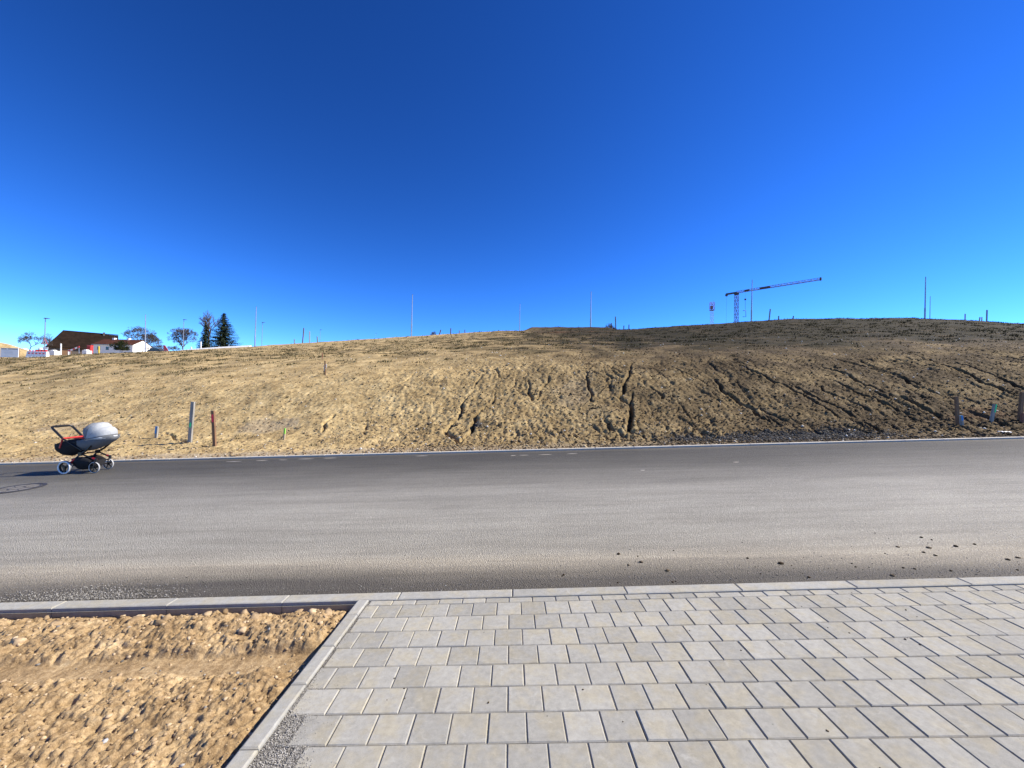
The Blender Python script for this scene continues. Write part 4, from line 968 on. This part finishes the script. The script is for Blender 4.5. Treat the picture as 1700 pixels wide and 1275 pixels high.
# low white house
HY = 148.; gl_ = at(220.5, 573, HY); W8 = 8.0; X1 = gl_[0]; ez = gl_[2]; rz = at(237, 565.5, HY+W8/2)[2]; X0 = at(155, 573, HY)[0]
house = empty('house', ((X0+X1)/2, HY+W8/2, ez-2.6)); tag(house, 'low white house with red-brown roof and bright gable wall', 'building')
hx = (X1-X0)/2; hy = W8/2; e_ = 2.6; r_ = rz-(ez-2.6)
local_box(house, 'wall', [(-hx, -hy, -3), (hx, -hy, -3), (hx, hy, -3), (-hx, hy, -3), (-hx, -hy, e_), (hx, -hy, e_), (hx, hy, e_), (-hx, hy, e_), (-hx, 0, r_-.1), (hx, 0, r_-.1)],
          [(0, 1, 5, 4), (2, 3, 7, 6), (1, 2, 6, 9, 5), (3, 0, 4, 8, 7), (4, 5, 9, 8), (6, 7, 8, 9)], M['white_wall'])
o_ = .35; hr = local_box(house, 'roof', [(-hx-.3, -hy-o_, e_-.12), (hx+.12, -hy-o_, e_-.12), (hx+.12, 0, r_+.06), (-hx-.3, 0, r_+.06), (hx+.12, hy+o_, e_-.12), (-hx-.3, hy+o_, e_-.12)] +
          [(-hx-.3, -hy-o_, e_+.06), (hx+.12, -hy-o_, e_+.06), (hx+.12, 0, r_+.26), (-hx-.3, 0, r_+.26), (hx+.12, hy+o_, e_+.06), (-hx-.3, hy+o_, e_+.06)],
          [(3, 2, 1, 0), (5, 4, 2, 3), (6, 7, 8, 9), (9, 8, 10, 11), (0, 1, 7, 6), (4, 5, 11, 10), (1, 2, 8, 7), (2, 4, 10, 8), (3, 0, 6, 9), (5, 3, 9, 11)], M['house_roof'])
for px in (190, 214):
    xx = at(px, 565, HY+W8/2)[0]-house.location[0]; lb(house, 'chimney', xx-.4, xx+.4, -.5, .5, r_-.8, r_+.75, M['white_wall'], hr)
for k in range(4):
    x = -hx+1.5+k*3.2; w_ = lb(house, 'window', x, x+1.1, -hy-.03, -hy+.02, .6, 1.8, M['glass']); lb(house, 'frame', x-.08, x+1.18, -hy-.06, -hy-.035, 1.8, 1.92, M['white'], w_)
    lb(house, 'sill', x-.1, x+1.2, -hy-.12, -hy-.035, .5, .58, M['white'], w_)
lb(house, 'gutter', -hx-.3, hx+.1, -hy-o_-.12, -hy-o_, e_-.16, e_-.02, M['galv'], hr)

# ---------- trees
def segs_mesh(name, segs, mat, parent, n=4):
    S_ = np.array(segs); p0, p1, r0, r1 = S_[:, 0:3], S_[:, 3:6], S_[:, 6], S_[:, 7]
    d = p1-p0; d /= np.linalg.norm(d, axis=1)[:, None]+1e-9
    a = np.where(np.abs(d[:, 2:3]) < .9, np.array([[0, 0, 1.]]), np.array([[1., 0, 0]])); x = np.cross(a, d); x /= np.linalg.norm(x, axis=1)[:, None]; y = np.cross(d, x)
    ring = []
    for p, r in ((p0, r0), (p1, r1)):
        for k in range(n): ring.append(p + r[:, None]*(math.cos(2*math.pi*k/n)*x + math.sin(2*math.pi*k/n)*y))
    V_ = np.stack(ring, 1).reshape(-1, 3); N = len(S_)
    f = np.array([(k, (k+1) % n, n+(k+1) % n, n+k) for k in range(n)]); Fc = (f[None]+(np.arange(N)*2*n)[:, None, None]).reshape(-1, 4)
    o = bpy.data.objects.new(name, np_mesh(name, V_, Fc, mat)); return link(o, parent)
def bare_tree(px, base_py, top_py, wpx, Y, label, seed, mat='bark', name='bare_tree', upright=.0, levels=6, trunk=.13, minr=.022):
    b0 = at(px, base_py, Y); H = at(px, top_py, Y)[2]-b0[2]; W_ = wpx/660*Y; rg = random.Random(seed)
    root = empty(name, (b0[0], Y, b0[2])); tag(root, label, 'tree')
    tr, cr = [], []
    asp = (W_/2)/(H*.62)
    def grow(p, d, L, r, lev):
        n_ = 2; q = p
        for i in range(n_):
            d = (d + Vector((rg.gauss(0, .16), rg.gauss(0, .16), rg.gauss(0, .08)+.04))).normalized()
            q2 = q + d*L/n_; (cr if lev > 0 else tr).append((*q, *q2, r*(1-.15*i), r*(1-.15*(i+1)))); q = q2
        if lev >= levels: return
        nc = rg.choice((2, 3, 3, 4)) if lev > 0 else rg.choice((4, 5, 6))
        for k in range(nc):
            ang = rg.uniform(.25, .8)*(1-upright*.5) if lev else rg.uniform(.15, .95)*(1-upright*.6); az = 2*math.pi*(k+rg.random()*.7)/nc
            ax = d.orthogonal().normalized(); ax.rotate(Matrix.Rotation(az, 3, d)); nd = d.copy(); nd.rotate(Matrix.Rotation(ang, 3, ax))
            grow(q, nd, L*rg.uniform(.62, .86), max(minr, r*.62), lev+1)
    grow(Vector((0, 0, -1.2)), Vector((0, 0, 1)), H*trunk+1.2, H*.026, 0)
    A = np.array(cr); z1 = A[:, 5].max(); r1 = np.percentile(np.abs(A[:, 3]), 98)
    T = np.array(tr); t0 = T[-1, 5]
    sz = (H-t0)/(z1-t0); sx_ = (W_/2)/r1
    for c0 in (0, 3): A[:, c0] *= sx_; A[:, c0+1] *= sx_; A[:, c0+2] = t0+(A[:, c0+2]-t0)*sz
    off = A[0, 0:3]-T[-1, 3:6]
    segs_mesh('trunk', T, M[mat], root, 6); segs_mesh('crown', A, M['twig'], root, 3); return root
def conifer(px, base_py, top_py, wpx, Y, label, seed):
    b0 = at(px, base_py, Y); H = at(px, top_py, Y)[2]-b0[2]; R_ = wpx/660*Y/2; rg = np.random.default_rng(seed)
    root = empty('conifer', (b0[0], Y, b0[2])); tag(root, label, 'tree')
    segs_mesh('trunk', [(0, 0, -1.5, 0, 0, H*.97, H*.022, .02)], M['bark'], root, 6)
    V_ = []; lev = int(H*6)
    for i in range(lev):
        f = i/lev; z = H*(.04+.95*f); L0 = R_*(1-f)**.82*(1-.25*max(0, .12-f)/.12)
        nb = int(8+6*(1-f))
        for k in range(nb):
            L = L0*rg.uniform(.7, 1.12)+.12; a = rg.uniform(0, 6.283); dr = rg.uniform(.12, .42)
            ca, sa = math.cos(a), math.sin(a); m_ = max(4, int(L/.16))
            for j in range(m_):
                t_ = (j+rg.random())/m_; cx_, cy_ = ca*L*t_, sa*L*t_; cz_ = z - dr*L*t_ + .22*L*t_*t_
                s_ = .55*(1-t_*.5)*rg.uniform(.6, 1.3)
                b2 = a + rg.choice((-1, 1))*rg.uniform(.4, 1.2); ex_, ey_ = math.cos(b2)*s_, math.sin(b2)*s_
                V_ += [(cx_-sa*.13, cy_+ca*.13, cz_), (cx_+sa*.13, cy_-ca*.13, cz_+.02), (cx_+ex_, cy_+ey_, cz_-s_*rg.uniform(.1, .75))]
    V_ = np.array(V_); link(bpy.data.objects.new('crown', np_mesh('crown', V_, np.arange(len(V_)).reshape(-1, 3), M['needles'])), root); return root
def shrub(px, base_py, top_py, wpx, Y, mat, label, seed, name='shrub', cat='bush', nl=2600, depth=None, leaf=.16, stems=5):
    b0 = at(px, base_py, Y); H = at(px, top_py, Y)[2]-b0[2]; R_ = wpx/660*Y/2; rg = np.random.default_rng(seed); Dp = depth or min(R_, 2.0)
    root = empty(name, (b0[0], Y, b0[2])); tag(root, label, cat)
    segs_mesh('stem', [(x*.3, 0, -.6, x, rg.normal()*.2, H*.8, .05, .02) for x in np.linspace(-R_*.7, R_*.7, stems)], M['bark'], root)
    nclump = 26; cc = np.stack([rg.uniform(-1, 1, nclump), rg.uniform(-1, 1, nclump), rg.random(nclump)], 1)
    hz = np.sqrt(np.clip(1-cc[:, 0]**2*.8, .1, 1)); cc = cc*np.array([R_*.85, Dp*.8, H*.85]); cc[:, 2] *= hz
    k = rg.integers(0, nclump, nl); P_ = cc[k] + rg.normal(0, 1, (nl, 3))*np.array([R_*.14, Dp*.16, H*.10]); P_[:, 2] = np.abs(P_[:, 2])
    e1 = rg.normal(0, 1, (nl, 3)); e1 /= np.linalg.norm(e1, axis=1)[:, None]; e2 = np.cross(e1, rg.normal(0, 1, (nl, 3))); e2 /= np.linalg.norm(e2, axis=1)[:, None]
    s_ = leaf*rg.uniform(.5, 1.2, nl)[:, None]
    V_ = np.stack([P_-e1*s_, P_+e1*s_, P_+e2*s_*1.3], 1).reshape(-1, 3)
    link(bpy.data.objects.new('crown', np_mesh('crown', V_, np.arange(len(V_)).reshape(-1, 3), M[mat])), root); return root
bare_tree(48, 579, 548.5, 50, 115, 'wide bare tree at the far left beside the lamp', 3, levels=7)
bare_tree(82, 580, 552, 24, 190, 'small bare tree half hidden behind the barn roof', 4, levels=5)
bare_tree(220, 582, 538.5, 56, 172, 'broad bare tree behind the white house', 8, minr=.035, levels=7)
bare_tree(305, 582, 542, 40, 125, 'small bare tree behind the street lamp, left of the conifers', 12, levels=7)
bare_tree(346, 580, 515, 32, 132, 'tall thin bare birch behind the two conifers', 15, 'birch', upright=.6, trunk=.3, levels=4, minr=.03)
conifer(340, 581, 538, 27, 112, 'small dark conifer left of the large spruce', 5)
conifer(370, 579, 518.5, 58, 116, 'large dark spruce on the skyline', 6)
shrub(201, 581, 562.5, 20, 136, 'evergreen', 'dark evergreen shrub in front of the white house', 21, nl=3200)
shrub(262, 582, 571, 34, 150, 'brush', 'brown leafless hedge behind the dark car', 22, nl=2600, leaf=.10)
shrub(288, 581, 573.5, 14, 140, 'brush', 'low brown brush between hedge and lamp', 27, nl=900, leaf=.10)
shrub(719.5, 558.5, 549.5, 11, 55, 'brush', 'small round brown bush beside the leaning stake on the crest', 23, nl=900, leaf=.035)
shrub(905, 552, 543.0, 10, 74, 'evergreen', 'small dark evergreen bush behind the soil heap', 24, nl=900, leaf=.07)
shrub(927, 552, 542.0, 34, 76, 'brush', 'long brown brush line behind the soil heap', 25, nl=1600, leaf=.06)
shrub(959, 551, 541.3, 6, 76, 'evergreen', 'tiny dark bush tip left of the post on the soil heap', 29, nl=300, leaf=.06)
shrub(1013, 549, 537.5, 20, 66, 'brush', 'brown twiggy bush behind the stakes at the soil heap', 26, nl=1500, leaf=.06)

# ---------- tower crane
def lattice(mb, a, b_, w_, h_, nseg, r, xv, zv, tri=False):
    a = np.array(a, float); b_ = np.array(b_, float); cs_ = [(-.5, 0), (.5, 0), (0, 1)] if tri else [(-.5, -.5), (.5, -.5), (.5, .5), (-.5, .5)]
    P = [[a+(b_-a)*k/nseg + xv*c0*w_ + zv*c1*h_ for c0, c1 in cs_] for k in range(nseg+1)]
    for j in range(len(cs_)): mb.tube([P[0][j], P[-1][j]], r, 5)
    for k in range(nseg):
        for j in range(len(cs_)):
            j2 = (j+1) % len(cs_); mb.tube([P[k][j], P[k+1][j2]] if k % 2 else [P[k][j2], P[k+1][j]], r*.6, 4, cap=False); mb.tube([P[k+1][j], P[k+1][j2]], r*.5, 4, cap=False)
    return P
M['crane_red'] = simple('crane red paint', (.15, .045, .025), .55, var=.15); M['crane_grey'] = simple('crane dark steel', (.05, .05, .055), .5, .3); M['crane_white'] = simple('crane pale paint', (.55, .52, .50), .5)
CY = 110.; m0 = at(1222.6, 545, CY); m1 = at(1222.8, 488, CY); gzc = tz(m0[0], CY)
crane = empty('tower_crane', (m0[0], CY, gzc)); tag(crane, 'tower crane with long jib rising to the right behind the hill', 'crane')
X_, Z_ = np.array([1., 0, 0]), np.array([0, 0, 1.]); Yv = np.array([0, 1., 0])
mb = MB(); lattice(mb, (m0[0], CY, gzc), (m1[0], CY, m1[2]), .75, .75, 22, .06, X_, Yv); mb.build('mast', M['crane_red'], crane)
MB().box((m0[0], CY, gzc+.4), (3.2, 3.2, .8)).build('base', M['crane_grey'], crane, bevel=.05)
jz = at(1222, 486.5, CY)[2]; tipd = ray(1362.5, 464.5); tY = (jz-CAMH)/(tipd[2]/tipd[1]); tip = at(1362.5, 464.5, tY); j0 = np.array([m1[0], CY, jz])
jd = (tip-j0); jl = np.linalg.norm(jd); jd /= jl; jx = np.cross(jd, Z_); jx /= np.linalg.norm(jx)
mb = MB(); lattice(mb, j0, tip, .55, .52, 30, .045, jx, Z_, True); jib = mb.build('jib', M['crane_red'], crane)
back = j0 - jd*2.6; MB().box((j0+back)/2+Z_*.12, (2.9, .5, .42), (jd, jx, Z_)).build('counter_jib', M['crane_grey'], crane); MB().box(back+Z_*-.2, (.5, .7, .5), (jd, jx, Z_)).build('counterweight', M['crane_grey'], crane)
MB().box(j0-Z_*.28, (.9, .9, .35)).build('slewing_ring', M['crane_grey'], crane)
MB().box(j0+jd*jl*.14+Z_*.28, (1.2, .35, .3), (jd, jx, Z_)).build('winch', M['crane_grey'], jib, origin=tuple(crane.location))
MB().box(j0+jd*jl*.37+Z_*.2, (2.4, .45, .42), (jd, jx, Z_)).build('jib_hinge', M['crane_grey'], jib, origin=tuple(crane.location))
MB().box(tip+Z_*.2, (.35, .4, .75), (jd, jx, Z_)).build('jib_end', M['crane_grey'], jib, origin=tuple(crane.location))
hk = j0+jd*jl*.085; hkp = at(1237.3, 497, hk[1]); hb_ = at(1237.3, 515.5, hk[1])
MB().tube([(hkp[0], hk[1], hk[2]), hkp], .012, 4).build('rope', M['crane_grey'], crane); MB().box(hkp, (.4, .3, .45)).build('hook_block', M['crane_grey'], crane, bevel=.05)
MB().tube([hkp, hb_], .035, 5).build('hook_rod', M['crane_grey'], crane)
fb = at(1238.2, 525.8, hk[1]); fl = at(1233.2, 525.8, hk[1]); ft = at(1233.6, 515.6, hk[1])
MB().tube([ft, hb_, at(1238.2, 516.2, hk[1]), fb, fl], .07, 6).build('pallet_fork', M['crane_grey'], crane)
tb = at(1207.2, 545, CY); MB().tube([back-Z_*.2, (back[0], back[1], tz(back[0], back[1])+.1)], .018, 4).build('cable', M['crane_grey'], crane)
# second lattice mast
TYm = 112.; a = at(1182, 545, TYm); b_ = at(1182.3, 502, TYm); root = empty('lattice_mast', (a[0], TYm, tz(a[0], TYm))); tag(root, 'red and white lattice mast with a cage top, left of the crane', 'mast')
cg = at(1182, 515, TYm)
mb = MB(); lattice(mb, (a[0], TYm, tz(a[0], TYm)), (cg[0], TYm, cg[2]), .62, .62, 20, .03, X_, Yv); mb.build('mast', M['crane_white'], root)
mb = MB(); lattice(mb, (cg[0], TYm, cg[2]), (b_[0], TYm, b_[2]), .95, .95, 4, .05, X_, Yv); mb.build('cage', simple('pale red paint', (.50, .20, .18)), root)
MB().box((cg[0], TYm, cg[2]), (1.05, 1.05, .12)).build('platform', M['crane_red'], root)
MB().box((cg[0]-.15, TYm, cg[2]+.75), (.5, .5, .9)).build('winch', M['crane_grey'], root, bevel=.08)
MB().tube([(b_[0]+.3, TYm, b_[2]), (b_[0]+.3, TYm, b_[2]+.5)], .03, 5).build('antenna', M['crane_grey'], root)

# ---------- white litter by the right stakes
q = ground_hit(1668, 719.5); q[2] = float(surf(q[0], q[1])); mb = MB(); rg = random.Random(3)
mb.grid([[(q[0]+(i-3)*.045, q[1]+(j-2)*.03, q[2]+.03+rg.uniform(0, .03)) for i in range(7)] for j in range(5)]); root = empty('litter', tuple(q)); tag(root, 'scrap of white litter on the verge at the right', 'litter')
mb.build('sheet', M['white'], root, solid=.004)

# ---------- stroller
YN, YF = 9.0, 9.46; YM = (YN+YF)/2
def S(px, py, Y): return at(px, py, Y)
r0 = np.array([-9.72, YM, road_z(-9.72, YM)])
st = empty('baby_stroller', tuple(r0)); tag(st, 'black and red baby stroller with a light grey hood parked on the road', 'stroller')
def part(mb, name, mat, parent=None, **k): return mb.build(name, M[mat], parent or st, origin=tuple(r0), **k) if parent is not None else mb.build(name, M[mat], st, **k)
yv = np.array([0, 1., 0])
def lathe_ring(c, prof_, n=32):   # prof_: (radius, offset along y)
    mb = MB(); k_ = len(prof_)
    vs = [c + np.array([r*math.cos(2*math.pi*i/n), o, r*math.sin(2*math.pi*i/n)]) for i in range(n) for r, o in prof_]
    mb.add(vs, [(i*k_+j, i*k_+(j+1) % k_, ((i+1) % n)*k_+(j+1) % k_, ((i+1) % n)*k_+j) for i in range(n) for j in range(k_)], True); return mb
def wheel(X, Y, R, w_, spokes, ring_in):
    c = np.array([X, Y, road_z(X, Y)+R+.003])
    wh = part(lathe_ring(c, [(R*ring_in, -w_/2), (R*.93, -w_/2-.004), (R*.97, -w_/2+.004), (R*.97, w_/2-.004), (R*.93, w_/2+.004), (R*ring_in, w_/2)]), 'wheel', 'tyre_white')
    part(lathe_ring(c, [(R*.955, -w_/2+.003), (R, -w_/2+.010), (R, w_/2-.010), (R*.955, w_/2-.003)]), 'tread', 'tread', wh)
    mb = lathe_ring(c, [(R*(ring_in-.10), -w_*.38), (R*ring_in*1.01, -w_*.38), (R*ring_in*1.01, w_*.38), (R*(ring_in-.10), w_*.38)])
    for k in range(spokes):
        a = 2*math.pi*k/spokes+.5; e = np.array([math.cos(a), 0, math.sin(a)]); t_ = np.cross(e, yv)
        mb.box(c+e*R*ring_in*.5, (R*ring_in, w_*.4, R*(.30 if spokes == 3 else .13)), (e, yv, t_))
    mb.disc(c, yv, R*.20, w_*.9, 14); part(mb, 'rim', 'black', wh); return c
RX = S(108.3, 776.4, YN)[0]
rw = wheel(RX, YN-.01, .150, .050, 3, .76); rwf = wheel(RX, YF+.06, .150, .050, 3, .76)
fw = wheel(S(156.7, 777.8, YN+.03)[0], YN+.03, .125, .022, 5, .90); fwf = wheel(S(180, 771.5, YF-.04)[0], YF-.04, .125, .022, 5, .90)
# forks above the front wheels
for c, Y in ((fw, YN+.03), (fwf, YF-.04)):
    up = c + np.array([.03, 0, .17]); mb = MB()
    for s_ in (-1, 1): mb.tube([c+yv*s_*.026, c+np.array([.02, s_*.028, .10]), up], .010, 6)
    mb.disc(up, (0, 0, 1), .026, .07, 12); part(mb, 'fork', 'black')
part(MB().tube([rw+yv*.03, rwf-yv*.03], .012, 8), 'axle', 'black')
piv_n, piv_f = S(134, 753.5, YN+.05), S(163, 748.5, YF-.04)
for s_, (pv_, rr_, ff_, Y) in enumerate(((piv_n, rw+yv*.05, fw, YN+.05), (piv_f, rwf-yv*.06, fwf, YF-.04))):
    pv_ = np.array([piv_n[0], Y, piv_n[2]]); up = ff_+np.array([.03, 0, .17]); up = np.array([up[0], Y, up[2]])
    part(MB().tube([pv_, pv_+(up-pv_)*.80], .017, 8), 'front_leg', 'black')
    part(MB().tube([pv_+(up-pv_)*.72, pv_+(up-pv_)*1.0], .021, 8), 'front_leg_tip', 'redmetal')
    q = rr_-np.array([0, 0, -.02]); part(MB().tube([pv_, pv_+(q-pv_)*.45], .018, 8), 'rear_leg', 'black')
    part(MB().tube([pv_+(q-pv_)*.40, q], [.024, .028], 8), 'rear_leg_tip', 'redmetal')
    part(MB().disc(pv_, yv, .045, .05, 16), 'joint', 'black')
    st_t = S(150, 741, Y) if s_ == 0 else np.array([S(150, 741, YN)[0], Y, S(150, 741, YN)[2]])
    part(MB().tube([pv_, (pv_+st_t)/2+np.array([.03, 0, 0]), np.array([st_t[0]+.03, Y, st_t[2]+.03])], .022, 8), 'seat_mount', 'black')
part(MB().tube([np.array([piv_n[0]+.02, YN+.05, piv_n[2]]), np.array([piv_n[0]+.02, YF-.04, piv_n[2]])], .014, 8), 'cross_bar', 'black')
# shopping basket (dark cloth trough)
bx0, bx1 = RX+.10, fw[0]-.06; bz = road_z(-9.7, YM)
mb = MB(); G_ = []
for x, zt_, zb_ in ((bx0, .33, .20), (bx0+.12, .36, .10), ((bx0+bx1)/2, .37, .075), (bx1-.1, .33, .09), (bx1, .27, .16)):
    z = bz + SX*(x+9.7); G_.append([(x, YN+.03, z+zt_), (x, YN+.035, z+(zt_+zb_)/2), (x, YN+.06, z+zb_), (x, YM, z+zb_-.012), (x, YF-.16, z+zb_), (x, YF-.13, z+(zt_+zb_)/2), (x, YF-.12, z+zt_)])
mb.grid(G_); e0, e1 = G_[0], G_[-1]; mb.add(e0, [tuple(range(7))]); mb.add(e1, [tuple(range(6, -1, -1))]); bk = part(mb, 'basket', 'black_cloth', solid=.008)
# seat: loft of stations (px, top row, bottom row) on the centre plane
def loft(stations, half, flatb=.75):
    G_ = []
    for px, yt, yb, hw in stations:
        a, b_ = S(px, yt, YM), S(px, yb, YM); row = []
        for k in range(13):
            f = math.pi*k/12; row.append((a[0], YM-math.cos(f)*hw*half*(1 if True else 0), a[2]-(a[2]-b_[2])*math.sin(f)**flatb))
        G_.append(row)
    return G_
foot = loft([(103, 741, 744, .70), (106, 736.5, 751, .9), (112, 734, 755, 1), (122, 732, 756, 1), (134, 729.5, 752.5, 1), (142, 728.5, 748.5, 1), (148, 728, 746, 1)], .205)
mb = MB(); mb.grid(foot); mb.add(foot[0], [tuple(range(13))]); fb_ = part(mb, 'footmuff', 'black_cloth', solid=.012)
mb = MB(); tops = [[(r[0][0], YM+(-1+2*j/8)*(YM-r[0][1]), r[0][2]+.035*math.sin(math.pi*j/8)+.012*math.sin(i*2.1+j)) for j in range(9)] for i, r in enumerate(foot)]
mb.grid(tops); part(mb, 'cover', 'black_cloth', fb_, solid=.01)
shell = loft([(144, 729.5, 746, .98), (150, 728.5, 747.5, 1.02), (157, 727, 746.5, 1.04), (166, 725.5, 743, 1.04), (175, 724, 738.5, .98), (184, 722.5, 733.5, .86), (190, 721.5, 729, .62), (193, 721, 724.5, .32)], .215, .6)
mb = MB(); mb.grid(shell); sh = part(mb, 'carrycot', 'dark_grey_cloth', solid=.014)  # lower shell coloured darker for the shade it lies in
# hood: ribs fanned about the side pivots
pv0 = S(159, 727.5, YM)
def hood(th0, th1, n, Lf, hw, pw=.5, nr=1):
    G_ = []
    for i in range(n+1):
        th = th0+(th1-th0)*i/n; L = Lf(th); d = np.array([math.cos(th), 0, math.sin(th)]); row = []
        pk = 1 - .085*(1-abs(math.sin(math.pi*i/n*nr)))
        for k in range(21):
            f = math.pi*k/20; wr = .012*float(gnoise(np.array([th*7.]), np.array([k*.8]), 3)[0]); row.append(pv0 + d*(L*pk+wr)*max(0, math.sin(f))**pw - yv*hw*math.cos(f))
        G_.append(row)
    return G_
Lf = lambda th: float(np.interp(th, [.05, .25, .6, 1.0, 1.4, 1.75, 2.1], [.465, .46, .445, .415, .385, .345, .325]))
mb = MB(); mb.grid(hood(.22, 1.42, 24, Lf, .222, nr=2)); hd = part(mb, 'hood', 'light_cloth', solid=.008)
mb = MB(); mb.grid(hood(1.42, 2.02, 8, Lf, .215, nr=1)); part(mb, 'hood_front', 'grey_cloth', solid=.008)  # visor is turned from the sun; that shade is in its colour
mb = MB(); mb.grid(hood(.0, .22, 3, Lf, .226)); part(mb, 'hood_skirt', 'light_cloth', solid=.008)
rib = hood(.22, .23, 1, lambda t_: Lf(t_)+.008, .230)[0]; part(MB().tube(rib, .007, 6), 'piping', 'black', hd)
rib = hood(1.42, 1.43, 1, lambda t_: Lf(t_)*.975+.006, .224)[0]; part(MB().tube(rib, .006, 6), 'seam', 'dark_grey_cloth', hd)
rib = hood(.82, .83, 1, lambda t_: Lf(t_)*.975+.002, .224)[0]; part(MB().tube(rib, .004, 6), 'seam', 'dark_grey_cloth', hd)
rib = hood(2.02, 2.03, 1, lambda t_: Lf(t_)+.004, .220)[0]; part(MB().tube(rib, .008, 6), 'hood_rim', 'grey_cloth', hd)
# handle and red frame
hn, hf = S(84.5, 708.5, YN+.02), None
hxn = hn[0]; hz_ = hn[2]; jn = S(104, 728, YN+.02)
A_ = np.array([jn[0], YN+.02, jn[2]]); B_ = np.array([hxn, YN+.02, hz_]); C_ = np.array([hxn, YF-.02, hz_]); D_ = np.array([jn[0], YF-.02, jn[2]])
def rc(p, q, r_, t_=.07):
    a = q+(p-q)/np.linalg.norm(p-q)*t_; b_ = q+(r_-q)/np.linalg.norm(r_-q)*t_
    return [a, q*.5+(a+b_)*.25+ (q-(a+b_)/2)*.12, b_]
part(MB().tube([A_] + rc(A_, B_, C_) + rc(B_, C_, D_) + [D_], .023, 10), 'handlebar', 'black')
part(MB().tube([B_+yv*.09, C_-yv*.09], .027, 10), 'grip', 'black_cloth')
part(MB().tube([A_-yv*.01, D_+yv*.01], .020, 10), 'frame_bar', 'red')
for P_, Y in ((A_, YN+.02), (D_, YF-.02)):
    e = S(99, 744, YN+.02); e = np.array([e[0], Y, e[2]]); part(MB().tube([P_, e], [.020, .016], 8), 'frame_arm', 'red')
    q = S(136, 748, YN+.02); part(MB().tube([P_, np.array([q[0], Y, q[2]])], .017, 8), 'frame_tube', 'black')
    m_ = S(146, 727, YN+.02); part(MB().tube([P_*.55+np.array([m_[0], Y, m_[2]])*.45, np.array([m_[0], Y, m_[2]])], .013, 8), 'seat_rail', 'red')
